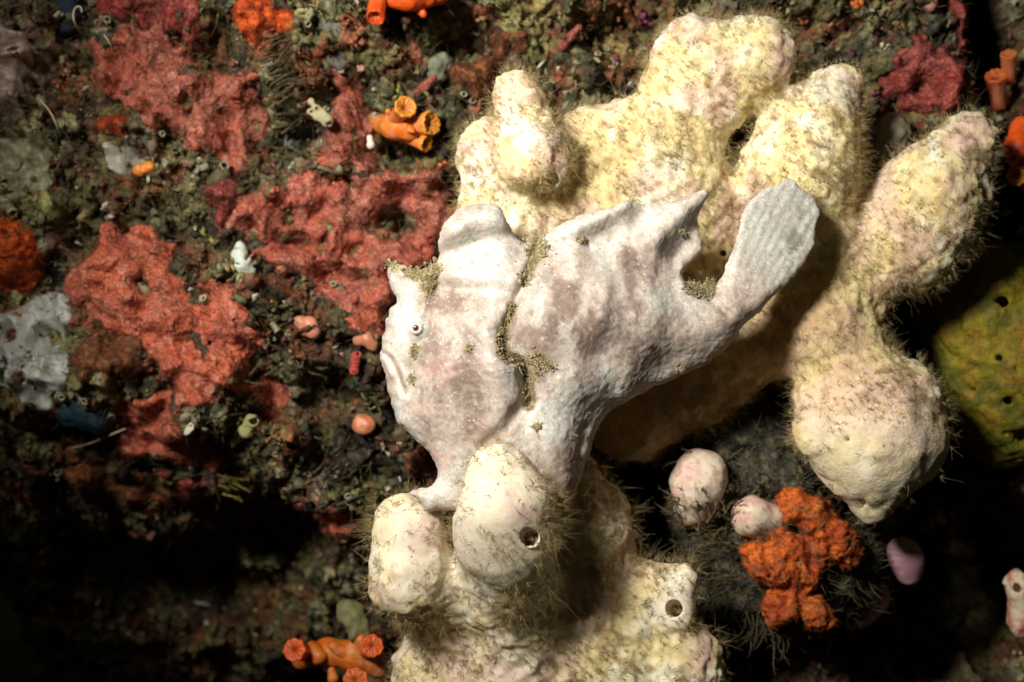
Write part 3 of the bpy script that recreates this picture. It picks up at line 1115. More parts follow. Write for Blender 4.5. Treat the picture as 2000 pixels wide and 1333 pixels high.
# ---- lower sponge with the two balls
caps_lo = [
    ((798, 1030, 400, 68), (800, 1130, 400, 72)),
    ((970, 926, 505, 62), (984, 985, 515, 86)), ((984, 985, 515, 86), (994, 1040, 480, 95)), ((994, 1040, 480, 95), (992, 1105, 395, 92)), ((992, 1095, 400, 80), (1010, 1170, 310, 104)), ((840, 1130, 330, 70), (940, 1150, 340, 80)), ((800, 1120, 400, 60), (880, 1200, 280, 80)),
    ((1130, 1030, 230, 108), (1120, 1200, 230, 130)), ((1000, 1230, 210, 150), (960, 1420, 220, 180)), ((1000, 1150, 300, 90), (1000, 1250, 250, 120)),
    ((860, 1300, 230, 90), (860, 1420, 230, 100)), ((1150, 1300, 220, 140), (1200, 1420, 220, 150)),
    ((1250, 1160, 260, 66), (1335, 1130, 300, 32)), ((1250, 1190, 250, 76), (1320, 1192, 300, 40)), ((1330, 1290, 260, 76), (1330, 1430, 250, 84)),
    ((1110, 940, 330, 55), (1130, 1030, 270, 80)),
]
carve_lo = [(1030, 1046, 600, 9, 150), (1314, 1187, 345, 11.5, 120), (948, 965, 615, 4, 20), (856, 1134, 470, 4, 20)]
v, q = build_caps(caps_lo, carve_lo, 4.5, 34)
v, q = keep_big(v, q)
v = rough_up(v, q, [(110, 8, 1)], 700)
px_, py_ = img(v)
ballm = np.clip(np.exp(-(((px_ - 982) / 120) ** 4 + ((py_ - 1030) / 160) ** 4)) + np.exp(-(((px_ - 790) / 70) ** 2 + ((py_ - 1050) / 90) ** 2)) + np.exp(-(((px_ - 1330) / 60) ** 2 + ((py_ - 1170) / 60) ** 2)), 0, 1)
n = vnormals(v, q)
v = v + n * ((1 - .93 * ballm) * (4 * fbm(v, 46, 2, .5, 720) + 3.8 * fbm(v, 20, 3, .6, 740) + 5 * (np.exp(-5 * worley(v, 26, 750) ** 2) - .4)))[:, None]
n = vnormals(v, q)
col = cream_col(v, n, 40, .7)
col = mixc(col, np.array([.80, .71, .55]), .85 * ballm)
pk = np.exp(-(((px_ - 1030) / 50) ** 2 + ((py_ - 960) / 70) ** 2)) + .7 * np.exp(-(((px_ - 830) / 40) ** 2 + ((py_ - 1040) / 50) ** 2)) + np.exp(-(((px_ - 1380) / 35) ** 2 + ((py_ - 1280) / 60) ** 2))
col = mixc(col, np.array([.64, .41, .38]), .85 * np.clip(pk, 0, 1) * sstep(-.6, .3, fbm(v, 30, 2, .6, 760)))
lo_sp = empty('lobed_sponge', W(1050, 1330, 100))
tag(lo_sp, 'cream lobed sponge with two rounded balls under the chin of the frogfish', 'sponge')
mkobj('sponge_body', v, q, M_SMOOTH, col, lo_sp)


def fz(ce, nr_):
    a, b = img(ce)
    hole = np.minimum(np.hypot(a - 1030, b - 1048), np.hypot(a - 1314, b - 1187)) > 20
    return hole * np.where(nr_[:, 1] < .5, 1, .2) * (.3 + sstep(-.3, .5, fbm(ce, 60, 2, .6, 770))) * (1 - .75 * np.exp(-(((a - 970) / 70) ** 2 + ((b - 990) / 70) ** 2))) * (1 - .6 * np.exp(-(((a - 790) / 50) ** 2 + ((b - 1060) / 80) ** 2)))


p, nr = surf_pts(v, q, 2600, fz)
fv, ff, own = fans(p, nr, rng.gamma(5, 2.6, len(p)) + 7, 9, .8, .40, .5)
fc = mixc(np.array([.54, .42, .19]), np.array([.74, .63, .36]), rng.random(len(p)))
o = mkobj('hydroid_fuzz', fv, ff, M_FUZZ, fc[own], lo_sp)
o['kind'] = 'stuff'
p, nr = surf_pts(v, q, 6000, fz)
ln = rng.gamma(4, 2.2, len(p)) + 3
fv, ff, m_ = ribbons(p, nr + .7 * rng.normal(size=nr.shape), ln, np.full(len(p), .42), rng.normal(size=p.shape) * ln[:, None] * .3, 2)
fc = mixc(np.array([.36, .26, .11]), np.array([.60, .50, .30]), rng.random(len(p)))
o = mkobj('fine_fuzz', fv, ff, M_FUZZ, np.repeat(fc, m_, 0), lo_sp)
o['kind'] = 'stuff'

# ------------------------------------------------------------------ frogfish
FD = 400.0
fk = k_at(FD)
OUT = [(743, 692), (748, 676), (752, 655), (757, 640), (752, 632), (757, 622), (765, 618), (761, 606), (765, 600), (774, 599), (777, 592), (770, 578), (763, 560), (758, 535), (760, 521), (774, 513), (790, 519), (802, 528), (820, 530), (838, 526), (850, 517), (857, 505), (860, 478), (866, 450), (878, 426), (898, 409), (925, 400), (952, 398), (976, 402), (986, 424), (996, 444), (1007, 461), (1014, 469), (1022, 479), (1030, 474), (1036, 464), (1050, 459), (1064, 460), (1085, 447), (1120, 426), (1160, 416), (1200, 407), (1221, 391), (1240, 400), (1290, 398), (1330, 389), (1358, 377), (1376, 372), (1381, 384), (1371, 405), (1366, 430), (1370, 452), (1373, 480), (1362, 502), (1342, 522), (1333, 535), (1338, 552), (1352, 568), (1378, 580), (1394, 580), (1400, 562), (1412, 540), (1425, 512), (1436, 480), (1445, 442), (1453, 412), (1468, 386), (1490, 371), (1505, 362), (1521, 361), (1535, 351), (1550, 347), (1560, 354), (1566, 366), (1580, 374), (1598, 388), (1605, 402), (1604, 425), (1599, 452), (1590, 488), (1574, 517), (1550, 545), (1520, 570), (1502, 588), (1490, 606), (1470, 623), (1451, 640), (1442, 660), (1420, 682), (1390, 706), (1350, 729), (1300, 749), (1260, 765), (1222, 785), (1190, 806), (1166, 835), (1157, 862), (1154, 878), (1150, 890), (1142, 905), (1135, 922), (1128, 950), (1110, 975), (1070, 985), (1000, 985), (960, 990), (930, 990), (890, 990), (868, 992), (838, 991), (826, 975), (808, 962), (806, 955), (828, 949), (850, 941), (858, 928), (856, 908), (845, 886), (830, 870), (810, 851), (786, 832), (770, 802), (764, 778), (756, 742), (748, 712)]
OUTF = chaikin(OUT, 1)
hh = 3.0
px0, px1, py0, py1 = 725, 1625, 330, 1010
lo = W(px0, py1, FD)
hi = W(px1, py0, FD)
F = Field((lo[0], -590, lo[2]), (hi[0], -215, hi[2]), hh)
gx, gz = np.meshgrid(F.ax[0].astype(float), F.ax[2].astype(float), indexing='ij')
gpx = (gx / fk + 1000).ravel()
gpy = (666.5 - gz / fk).ravel()
q3 = np.stack([gpx, 0 * gpx, gpy], 1)
sd = poly_sd(OUTF, gpx + 2.2 * fbm(q3, 20, 2, .6, 800), gpy + 2.2 * fbm(q3, 20, 2, .6, 801)) * fk

CTRL = [  # px, py, half thickness, middle depth
    (880, 700, 112, 405), (820, 640, 92, 405), (790, 725, 72, 410), (900, 800, 92, 410), (960, 640, 108, 400), (1050, 620, 112, 400),
    (1150, 600, 104, 400), (1250, 620, 82, 395), (1350, 640, 54, 390), (1420, 620, 34, 385), (1100, 740, 98, 400), (1200, 720, 70, 390),
    (1100, 850, 62, 425), (1100, 930, 46, 420), (1000, 900, 62, 420), (865, 900, 34, 440), (850, 965, 22, 450), (920, 975, 22, 440), (930, 480, 40, 405),
    (930, 430, 12, 405), (890, 530, 58, 405), (980, 540, 80, 400), (1100, 520, 66, 400), (1200, 500, 44, 395), (1300, 500, 30, 390),
    (1200, 430, 8, 395), (1350, 410, 6, 395), (1100, 460, 20, 398), (1300, 420, 7, 392), (1350, 490, 9, 385), (1370, 610, 32, 385),
    (1450, 560, 15, 385), (1500, 480, 8, 388), (1540, 400, 5, 392), (1480, 400, 5, 388), (775, 545, 5, 420), (830, 555, 24, 415),
    (757, 700, 40, 410), (1410, 685, 18, 370), (1310, 735, 26, 370), (1580, 430, 5, 380), (870, 840, 74, 415), (1180, 830, 30, 385),
]
num_t = np.zeros_like(gpx)
num_m = np.zeros_like(gpx)
den = np.zeros_like(gpx) + 1e-12
for a, b, t_, m_d in CTRL:
    w = np.exp(-((gpx - a) ** 2 + (gpy - b) ** 2) / (2 * 42.0 ** 2)) + 1e-4 / (1 + ((gpx - a) ** 2 + (gpy - b) ** 2) / 900)
    num_t += w * t_
    num_m += w * m_d
    den += w
T = num_t / den
MID = num_m / den


def ridge(L, amp, w):
    return amp * np.exp(-(line_dist(L, gpx, gpy) / w) ** 2)


CREASE = [(1047, 470), (1040, 515), (1022, 555), (1005, 600), (985, 650), (986, 690), (1022, 712), (1034, 755), (1032, 790)]
MID += ridge([(878, 455), (930, 428), (985, 432)], 30, 30) + ridge([(880, 500), (925, 482), (985, 466)], -14, 18)
MID += ridge([(1085, 458), (1150, 436), (1215, 405)], 20, 20) + ridge([(1150, 478), (1215, 456), (1255, 430)], -10, 22)
MID += ridge([(1265, 470), (1312, 432), (1372, 380)], 26, 28) + ridge([(1320, 505), (1350, 455), (1366, 430)], -14, 22)
add = ridge([(1225, 440), (1205, 520)], 7, 14) + ridge([(1285, 470), (1262, 560)], 6, 13) + ridge([(1330, 510), (1330, 570)], 6, 10)
add += 1.2 * fbm(q3 * np.array([1, 1, .3]), 26, 2, .5, 821) * sstep(8, 40, T) * sstep(1040, 1080, gpx)
add += ridge(CREASE, -20, 8) + ridge([(1020, 728), (1030, 775)], -26, 11)
add += ridge([(950, 640), (975, 740), (992, 790), (985, 825)], 12, 26)
add += ridge([(1012, 795), (985, 832), (950, 862)], -12, 14)
add += ridge([(862, 566), (920, 570), (1000, 580)], -9, 13) + ridge([(865, 535), (950, 545), (1010, 550)], 8, 16)
add += ridge([(748, 683), (770, 698), (786, 728), (798, 764)], -13, 5) + ridge([(748, 700), (766, 728), (780, 765)], 7, 8) + ridge([(772, 746), (776, 752)], -9, 12)
add += ridge([(758, 684), (780, 705), (797, 745)], 6, 7)
add += 20 * np.exp(-((gpx - 822) ** 2 + (gpy - 643) ** 2) / 15 ** 2) + ridge([(835, 590), (826, 625)], 9, 10)
add -= 5 * np.exp(-((np.hypot(gpx - 822, gpy - 643) - 27) / 7) ** 2)
add += ridge([(842, 530), (838, 565)], 9, 10) + ridge([(792, 533), (845, 537)], 6, 10)
add += ridge([(1060, 850), (1090, 930)], 14, 40) + ridge([(1140, 830), (1120, 940)], -8, 10)
add += ridge([(1340, 590), (1420, 600), (1480, 600)], 5, 18) + ridge([(1385, 585), (1420, 615)], -10, 7)
add += ridge([(1280, 690), (1380, 640), (1450, 610)], 6, 24)
add += ridge([(1075, 545), (1150, 575), (1210, 610)], -7, 12) + ridge([(1180, 560), (1170, 620)], 6, 12) + ridge([(1130, 480), (1110, 560)], 6, 14)
# rays of the tail and the dorsal fin
tx, ty = .50, -.866
tc_ = (gpx - 1440) * tx + (gpy - 600) * ty          # along
tr_ = (gpx - 1440) * (-ty) + (gpy - 600) * tx       # across
tailm = sstep(40, 110, tc_) * sstep(1395, 1425, gpx)
fan = tr_ / (1 + tc_ * .0022)
add += tailm * (.45 * np.cos(fan * 2 * np.pi / 13 + 1.4 * vnoise(q3 / 40, 810)))
add += 2.6 * fbm(q3 * np.array([1, 1, .5]), 60, 2, .4, 820) * sstep(6, 50, T) * (1 - .6 * sstep(600, 690, gpy) * sstep(1060, 1120, gpx)) + .4 * fbm(q3, 16, 2, .6, 830) * sstep(6, 40, T)
add += 5.0 * np.clip(.22 - worley(q3, 46, 840), 0, 1) * 4 * sstep(10, 50, T)
MID += 10 * fbm(q3, 130, 2, .5, 850) * (1 - sstep(15, 45, T))
edge = np.maximum(T * 1.15, 6)
tt = np.clip(sd / (edge * 1.0), 0, 1)
prof = T * np.sqrt(np.maximum(1 - (1 - tt) ** 2, 0))
fade = sstep(0, 9, sd)
front = (MID + prof + add * fade).reshape(gx.shape)
for _ in range(2):
    front[1:-1, 1:-1] = (2 * front[1:-1, 1:-1] + front[2:, 1:-1] + front[:-2, 1:-1] + front[1:-1, 2:] + front[1:-1, :-2]) / 6
back = (MID - prof).reshape(gx.shape)
sdg = sd.reshape(gx.shape)
dd = -F.ax[1][None, :, None]
f = np.maximum(dd - front[:, None, :], back[:, None, :] - dd)
F.f = np.where(sdg[:, None, :] > 0, f, np.abs(dd - MID.reshape(gx.shape)[:, None, :]) - sdg[:, None, :]).astype(np.float32)
v, q = F.mesh()
v, q = keep_big(v, q)
n = vnormals(v, q)
v = v + n * (.7 * fbm(v, 7, 2, .6, 860))[:, None]


def fish_pt(px, py, lift=0):
    """a point on the near side of the fish"""
    i = np.clip(((np.asarray(px) - 1000) * fk - F.o[0]) / hh, 0, gx.shape[0] - 1).astype(int)
    j = np.clip(((666.5 - np.asarray(py)) * fk - F.o[2]) / hh, 0, gx.shape[1] - 1).astype(int)
    return np.stack([(np.asarray(px, float) - 1000) * fk, -(front[i, j] + lift), (666.5 - np.asarray(py, float)) * fk], -1)


fpx = v[:, 0] / fk + 1000
fpy = 666.5 - v[:, 2] / fk
v2 = np.stack([fpx, 0 * fpx, fpy], 1)
white = np.array([.59, .555, .49])
taupe = np.array([.48, .40, .335])
mauve = np.array([.27, .195, .155])


def spot(a, b, ra, rb, rot=0):
    c, s_ = math.cos(math.radians(rot)), math.sin(math.radians(rot))
    u_ = (fpx - a) * c + (fpy - b) * s_
    w_ = -(fpx - a) * s_ + (fpy - b) * c
    return np.exp(-((u_ / ra) ** 2 + (w_ / rb) ** 2))


dark = .9 * spot(880, 740, 70, 90, -10) + .9 * spot(890, 590, 90, 22, 3) + .7 * spot(860, 665, 60, 30, 20) + .95 * spot(1085, 625, 80, 60) + .6 * spot(1150, 560, 70, 50) + .75 * spot(1270, 660, 110, 32, -18) + .8 * spot(1320, 690, 110, 28, -22) + .6 * spot(1400, 640, 60, 26, -20) + .7 * spot(1245, 545, 50, 60) + .8 * spot(960, 800, 30, 55, -12) + .6 * spot(900, 850, 50, 30) + .5 * spot(1180, 640, 70, 50) + .5 * spot(1450, 590, 40, 20) + .4 * spot(1110, 900, 30, 50)
lite = 1.0 * spot(930, 500, 70, 45) + .9 * spot(920, 425, 80, 40) + .8 * spot(1300, 420, 110, 40, -12) + .8 * spot(790, 630, 40, 50) + 1.0 * spot(822, 643, 24, 24) + .8 * spot(960, 690, 26, 60) + .8 * spot(1100, 790, 90, 50, -25) + .9 * spot(1350, 570, 40, 40) + .9 * spot(1480, 470, 60, 110, 30) + .9 * spot(850, 950, 60, 50) + .7 * spot(770, 780, 24, 80, -15) + .6 * spot(1190, 760, 60, 40, -25) + .6 * spot(1130, 440, 70, 24, -25) + .5 * spot(1060, 880, 40, 60)
nz = fbm(v2 * np.array([1, 1, .6]), 44, 4, .62, 870)
nz2 = fbm(v2 + 6 * np.stack([vnoise(v2 / 14, 21), 0 * fpx, vnoise(v2 / 14, 22)], 1), 18, 4, .7, 880)
bal = .85 * lite - dark + .7 * nz + .42 * nz2 + .02
col = mixc(taupe, white, sstep(-.15, .75, bal))
col = mixc(col, mauve, sstep(.1, 1.3, -bal))
col = mixc(col, np.array([.60, .36, .30]), .35 * sstep(.2, .7, fbm(v2, 38, 3, .6, 890)) * sstep(1000, 900, fpx))
col = mixc(col, np.array([.50, .495, .43]), .6 * tailm.reshape(gx.shape)[np.clip(((v[:, 0] - F.o[0]) / hh).astype(int), 0, gx.shape[0] - 1), np.clip(((v[:, 2] - F.o[2]) / hh).astype(int), 0, gx.shape[1] - 1)])
smud = .6 * spot(1562, 450, 30, 60, 20) + .5 * spot(1545, 500, 24, 34) + .45 * spot(1500, 425, 9, 12) + .3 * spot(1570, 400, 20, 20)
col = mixc(col, np.array([.16, .15, .12]), np.clip(smud, 0, 1) * sstep(-.5, .4, fbm(v2, 16, 3, .65, 900)))
col = mixc(col, np.array([.40, .37, .31]), .85 * np.clip(spot(783, 552, 20, 30, 20), 0, 1))  # lure lobe: greyish skin, its slight shade put into the colour
tc2 = (fpx - 1440) * tx + (fpy - 600) * ty
tr2 = (fpx - 1440) * (-ty) + (fpy - 600) * tx
ray = np.sin(tr2 / (1 + tc2 * .0022) * 2 * np.pi / 13 + 1.4 * vnoise(v2 / 40, 810))
col = col * (1 - .16 * (sstep(30, 100, tc2) * sstep(1395, 1425, fpx) * sstep(-.2, 1, ray)))[:, None]
crl = np.exp(-(line_dist(CREASE[3:], fpx, fpy) / 8) ** 2)
col = mixc(col, np.array([.20, .12, .06]), .8 * crl)
speck = sstep(.62, .75, vnoise(v2 / 4.0, 905))
col = mixc(col, np.array([.86, .83, .80]), .22 * speck)
specd = sstep(.66, .8, vnoise(v2 / 5.5, 906))
col = mixc(col, mauve, .5 * specd)
jaw = spot(770, 748, 14, 26, -15)
col = mixc(col, np.array([.46, .33, .24]), .7 * jaw)
# algae coloured fold of the lure
film = 0
for L_, w_ in (([(1046, 465), (1050, 500)], 19), ([(1040, 515), (1024, 556)], 9), ([(1000, 602), (986, 645), (984, 690), (1028, 715)], 9), ([(1045, 702), (1042, 722)], 18), ([(1034, 730), (1034, 788)], 10), ([(1345, 560), (1390, 570)], 12)):
    film = np.maximum(film, sstep(1.25, .45, line_dist(L_, fpx, fpy) / w_ + .5 * fbm(v2, 12, 3, .6, 912)))
col = mixc(col, mixc(np.array([.20, .14, .06]), np.array([.36, .29, .14]), sstep(-.3, .3, fbm(v2, 7, 2, .6, 913))), .9 * film)
er_ = np.hypot(fpx - 822, fpy - 643)
ea_ = np.arctan2(fpy - 643, fpx - 822)
col = mixc(col, np.array([.62, .60, .55]), sstep(26, 16, er_))
col = mixc(col, np.array([.36, .22, .13]), .75 * sstep(.45, .9, np.sin(ea_ * 9 + 1)) * sstep(7, 10, er_) * sstep(19, 13, er_) * sstep(-.5, .2, vnoise(v2 / 9, 911)))
ml = line_dist([(748, 683), (770, 698), (786, 728), (798, 764)], fpx, fpy)
col = mixc(col, np.array([.30, .20, .13]), .8 * sstep(5, 2, ml))
col = mixc(col, np.array([.66, .60, .50]), .6 * np.exp(-((ml - 9) / 5) ** 2))
lm = sstep(14, 7, line_dist([(768, 520), (800, 530), (838, 540)], fpx, fpy)) + sstep(18, 10, line_dist([(850, 528), (838, 562)], fpx, fpy))
col = mixc(col, np.array([.36, .28, .11]), .85 * np.clip(lm, 0, 1) * sstep(-.7, .1, fbm(v2, 9, 2, .6, 907)))

fish = empty('frogfish', fish_pt(1050, 900))
tag(fish, 'pale pink white frogfish perched on the cream sponge with its tail raised', 'fish')
mkobj('body', v, q, M_FISH, col, fish)
fish_v, fish_q = v, q

# eye: ball, pupil
ev, ef = ico(3)
c0 = fish_pt(822, 643, -5)
eye = mkobj('eye', ev * np.array([10, 8, 10]) + c0, ef, M_EYE, np.where((np.hypot(ev[:, 0], ev[:, 2]) * 10 > 5.6)[:, None] & (np.sin(np.arctan2(ev[:, 2], ev[:, 0]) * 7) > .8)[:, None], [[.55, .40, .26]], [[.80, .78, .72]]), fish)
mkobj('pupil', ev * np.array([5.4, 3.4, 5.4]) + c0 + np.array([-1.2, -6.2, .8]), ef, M_EYE, np.where((np.hypot(ev[:, 0], ev[:, 2]) > .55)[:, None], [[.30, .10, .04]], [[.03, .01, .008]]), eye)


# crusts of algae on the skin
def algae_on_fish(pts, n_grain, n_hair, gs=3.2, cols=((.20, .145, .06), (.40, .32, .165))):
    """pts: (px, py, spread)"""
    pts = np.array(pts, float)
    i = rng.integers(0, len(pts), n_grain)
    a = rng.normal(size=(n_grain, 2)) * pts[i, 2:3] * .56 + pts[i, :2]
    p = fish_pt(a[:, 0], a[:, 1], .2)
    s_ = rng.gamma(4, gs / 4, n_grain)
    vv, f1 = inst(I0[0], I0[1], p, frames(rng.normal(size=(n_grain, 3))), np.stack([s_, s_ * rng.uniform(.6, 1.2, n_grain), s_ * .9], 1), .2)
    cc = np.repeat(mixc(np.array(cols[0]), np.array(cols[1]), rng.random(n_grain)), len(I0[0]), 0)
    i = rng.integers(0, len(pts), n_hair)
    a = rng.normal(size=(n_hair, 2)) * pts[i, 2:3] * .5 + pts[i, :2]
    p = fish_pt(a[:, 0], a[:, 1], 1.0)
    hv, hf, m = ribbons(p, np.array([0, -1, .25]) + .9 * rng.normal(size=(n_hair, 3)), rng.gamma(4, 1.9, n_hair) + 2, np.full(n_hair, .55), rng.normal(size=(n_hair, 3)) * 2, 2)
    hc = np.repeat(mixc(np.array(cols[1]), np.array([.62, .56, .36]), rng.random(n_hair)), m, 0)
    o = mkobj('algae_crust', np.concatenate([vv, hv]), [f1, hf + len(vv)], M_ALGAE, np.concatenate([cc, hc]), fish)
    o['kind'] = 'stuff'
    return o


def along(L, w, step=5):
    L = np.array(L, float)
    r = []
    for a, b in zip(L[:-1], L[1:]):
        m = max(1, int(np.hypot(*(b - a)) / step))
        for t_ in np.arange(m) / m:
            r.append((*(a + (b - a) * t_), w))
    return r


algae_on_fish(along([(850, 525), (843, 550), (838, 575)], 13) + along([(800, 535), (835, 545)], 9) + along([(768, 520), (775, 526)], 11), 800, 420, 1.6)
algae_on_fish(along([(1046, 465), (1050, 482), (1050, 500)], 22) + along([(1040, 515), (1036, 530)], 7) + along([(1030, 540), (1024, 556)], 11), 620, 360, 1.6)
algae_on_fish(along([(1000, 602), (992, 630)], 4) + along([(986, 645), (984, 690)], 9) + along([(984, 690), (1008, 700), (1028, 715)], 10) + along([(1045, 702), (1042, 722)], 17) + along([(1034, 730), (1034, 785)], 10), 1000, 700, 1.6, ((.15, .10, .045), (.36, .29, .14)))
algae_on_fish(along([(1345, 560), (1362, 568), (1390, 566)], 12) + along([(1385, 575), (1394, 550)], 6), 700, 420, 1.6)
for a, b, w_ in ((818, 683, 8), (920, 680, 6), (811, 738, 9), (1046, 828, 6), (1133, 470, 8), (1070, 712, 8), (1330, 717, 8), (1330, 455, 4), (816, 693, 6)):
    algae_on_fish([(a, b, w_)], 80, 36, 1.5)
# little skin tags
sk = rng.uniform((770, 700), (1480, 960), (170, 2))
ins = poly_sd(OUTF, sk[:, 0], sk[:, 1]) > 12
sk = sk[ins]
p = fish_pt(sk[:, 0], sk[:, 1], -.5)
hv, hf, m = ribbons(p, np.array([0, -1, .1]) + .8 * rng.normal(size=p.shape), rng.gamma(3, 1.7, len(p)) + 1.5, np.full(len(p), .55), 0 * p, 2)
o = mkobj('skin_tags', hv, hf, M_FISH, np.array([.74, .70, .64]), fish)
o['kind'] = 'stuff'


# ------------------------------------------------------------------ orange cup corals
def polyp(parent, base, tip, r, flare=1.25, cin=(.64, .24, .025), cout=(.58, .13, .015), n=28, cup=.55):
    base, tip = np.asarray(base, float), np.asarray(tip, float)
    ax = tip - base
    L = np.linalg.norm(ax)
    prof = [(.92 * r, 0), (.90 * r, .25 * L), (.92 * r, .55 * L), (1.0 * r, .8 * L), (flare * r, .95 * L), (flare * 1.02 * r, L), (flare * .93 * r, 1.025 * L), (flare * .80 * r, 1.0 * L)]
    v_, q_ = lathe(prof, n)
    a = np.arctan2(v_[:, 1], v_[:, 0])
    t = v_[:, 2] / L
    v_[:, 2] += sstep(.8, 1, t) * r * .09 * np.cos(a * 11 + 3 * np.sin(a * 2 + base[0]))
    v_[:, :2] *= (1 + .06 * np.cos(a * 9 + 2 * np.sin(a + base[2])) * sstep(.3, 1, t))[:, None] * (1 + .06 * fbm(v_ + base, r * 1.2, 2, .5, 920))[:, None]
    R = frames(ax[None], np.zeros(1))[0]
    vw = v_ @ R.T + base
    c_ = mixc(np.array(cout), np.array(cin), sstep(.75, 1.0, t)) * (1 + .15 * np.cos(a * 9)[:, None] * .3)
    c_ = mixc(c_, np.array([.62, .28, .17]), .6 * sstep(-.1, .5, fbm(vw, 24, 2, .6, 925)) * sstep(1.0, .7, t))
    o = mkobj('polyp', vw, q_, M_ORANGE, c_, parent)
    # the oral disc with its ribs and mouth
    nn = n * 2
    pr = [(.90 * flare * r, 1.0 * L), (.72 * flare * r, L + (.02 - .14 * cup) * r), (.50 * flare * r, L + (.05 - .34 * cup) * r), (.28 * flare * r, L + (.02 - .55 * cup) * r), (.12 * flare * r, L - (.12 + .8 * cup) * r), (.01 * r, L - (.3 + .9 * cup) * r)]
    dv, dq = lathe(pr, nn)
    aj = np.tile(np.arange(nn), len(pr))
    ring = np.repeat(np.arange(len(pr)), nn)
    rib = np.clip(np.sin(aj * (2 * np.pi / 5.1) + 1.6 * np.sin(aj * .37 + base[0])) * 1.5, -1, 1) * np.where((ring > 0) & (ring < 4), 1, .2)
    dv[:, 2] += rib * r * .055 * (1 + .5 * vnoise(dv / (r * .5), 926))
    dw = dv @ R.T + base
    dc = mixc(np.array(cin), np.array(cout) * .55, np.clip(ring / 5, 0, 1)) * (1 + .09 * rib[:, None])
    mkobj('oral_disc', dw, dq, M_ORANGE, dc, o)
    return o


def nub(name, parent, pts, m, c, h=3.2, k=12):
    lo_ = np.min([p - r for p, r in pts], 0) - 8
    hi_ = np.max([p + r for p, r in pts], 0) + 8
    F_ = Field(lo_, hi_, h)
    if len(pts) == 1:
        F_.ball(pts[0][0], pts[0][1], k)
    for (a, ra), (b, rb) in zip(pts[:-1], pts[1:]):
        F_.capsule(a, ra, b, rb, k)
    v_, q_ = F_.mesh()
    v_ = v_ + vnormals(v_, q_) * (1.6 * fbm(v_, 24, 3, .55, 930))[:, None]
    return mkobj(name, v_, q_, m, c(v_) if callable(c) else c, parent)


OC = two((.58, .12, .012), (.56, .17, .02), 30, 10, (.62, .24, .12), 18)
wd = wall_d(770, 240)
cc1 = empty('cup_coral', W(750, 245, wd))
tag(cc1, 'orange cup coral with three open mouths right of the narrow red sponge', 'coral')
nub('stalk', cc1, [(W(735, 240, wd - 10), 22), (W(770, 248, wd + 60), 24), (W(800, 255, wd + 80), 22)], M_ORANGE, OC)
polyp(cc1, W(768, 240, wd + 60), W(792, 209, wd + 130), 17, 1.25)
polyp(cc1, W(790, 248, wd + 60), W(843, 242, wd + 105), 21, 1.12, cout=(.64, .20, .06))
polyp(cc1, W(780, 262, wd + 50), W(833, 281, wd + 85), 14, 1.15, cout=(.64, .18, .05))
nub('bud', cc1, [(W(758, 218, wd + 85), 6)], M_ORANGE, OC, 2)
nub('bud', cc1, [(W(800, 252, wd + 105), 8), (W(806, 256, wd + 112), 5)], M_ORANGE, OC, 2)

wd = wall_d(780, 5)
cc2 = empty('cup_coral', W(780, 0, wd))
tag(cc2, 'red orange cup coral hanging from the top edge of the picture', 'coral')
OR2 = two((.66, .085, .008), (.60, .07, .008), 30, 11)
nub('stalk', cc2, [(W(735, -40, wd), 26), (W(800, -25, wd + 60), 36), (W(850, -20, wd + 40), 30)], M_ORANGE, OR2)
nub('stalk', cc2, [(W(770, -5, wd + 70), 20), (W(800, -5, wd + 75), 24), (W(835, 0, wd + 60), 15)], M_ORANGE, OR2)
polyp(cc2, W(745, -35, wd + 50), W(733, 34, wd + 110), 17, 1.0, (.62, .07, .008), (.66, .09, .01))
nub('bud', cc2, [(W(812, 5, wd + 50), 16), (W(826, 28, wd + 60), 8)], M_ORANGE, OR2)

wd = max(wall_d(650, 1270), -40)
cc3 = empty('cup_coral', W(660, 1300, wd))
tag(cc3, 'orange cup coral colony at the bottom edge left of the lobed sponge', 'coral')
nub('stalk', cc3, [(W(590, 1290, wd), 20), (W(640, 1275, wd + 50), 26), (W(690, 1280, wd + 70), 28), (W(740, 1300, wd + 60), 24)], M_ORANGE, OC)
polyp(cc3, W(605, 1275, wd + 50), W(574, 1270, wd + 125), 19, 1.15, (.64, .095, .008), (.62, .09, .01), cup=.15)
nub('bud', cc3, [(W(612, 1268, wd + 70), 17), (W(622, 1283, wd + 85), 16)], M_ORANGE, OC)
nub('bud', cc3, [(W(650, 1262, wd + 90), 10), (W(676, 1278, wd + 85), 14)], M_ORANGE, OC)
nub('bud', cc3, [(W(705, 1248, wd + 90), 13), (W(702, 1275, wd + 75), 12)], M_ORANGE, OC)
polyp(cc3, W(712, 1275, wd + 70), W(727, 1262, wd + 150), 17, 1.2, (.64, .095, .008), (.64, .13, .03), cup=.1)
nub('bud', cc3, [(W(648, 1310, wd + 80), 9), (W(650, 1326, wd + 90), 11)], M_ORANGE, OC)
polyp(cc3, W(690, 1345, wd + 70), W(694, 1328, wd + 150), 20, 1.1, (.64, .12, .01), (.64, .17, .015), cup=.0)

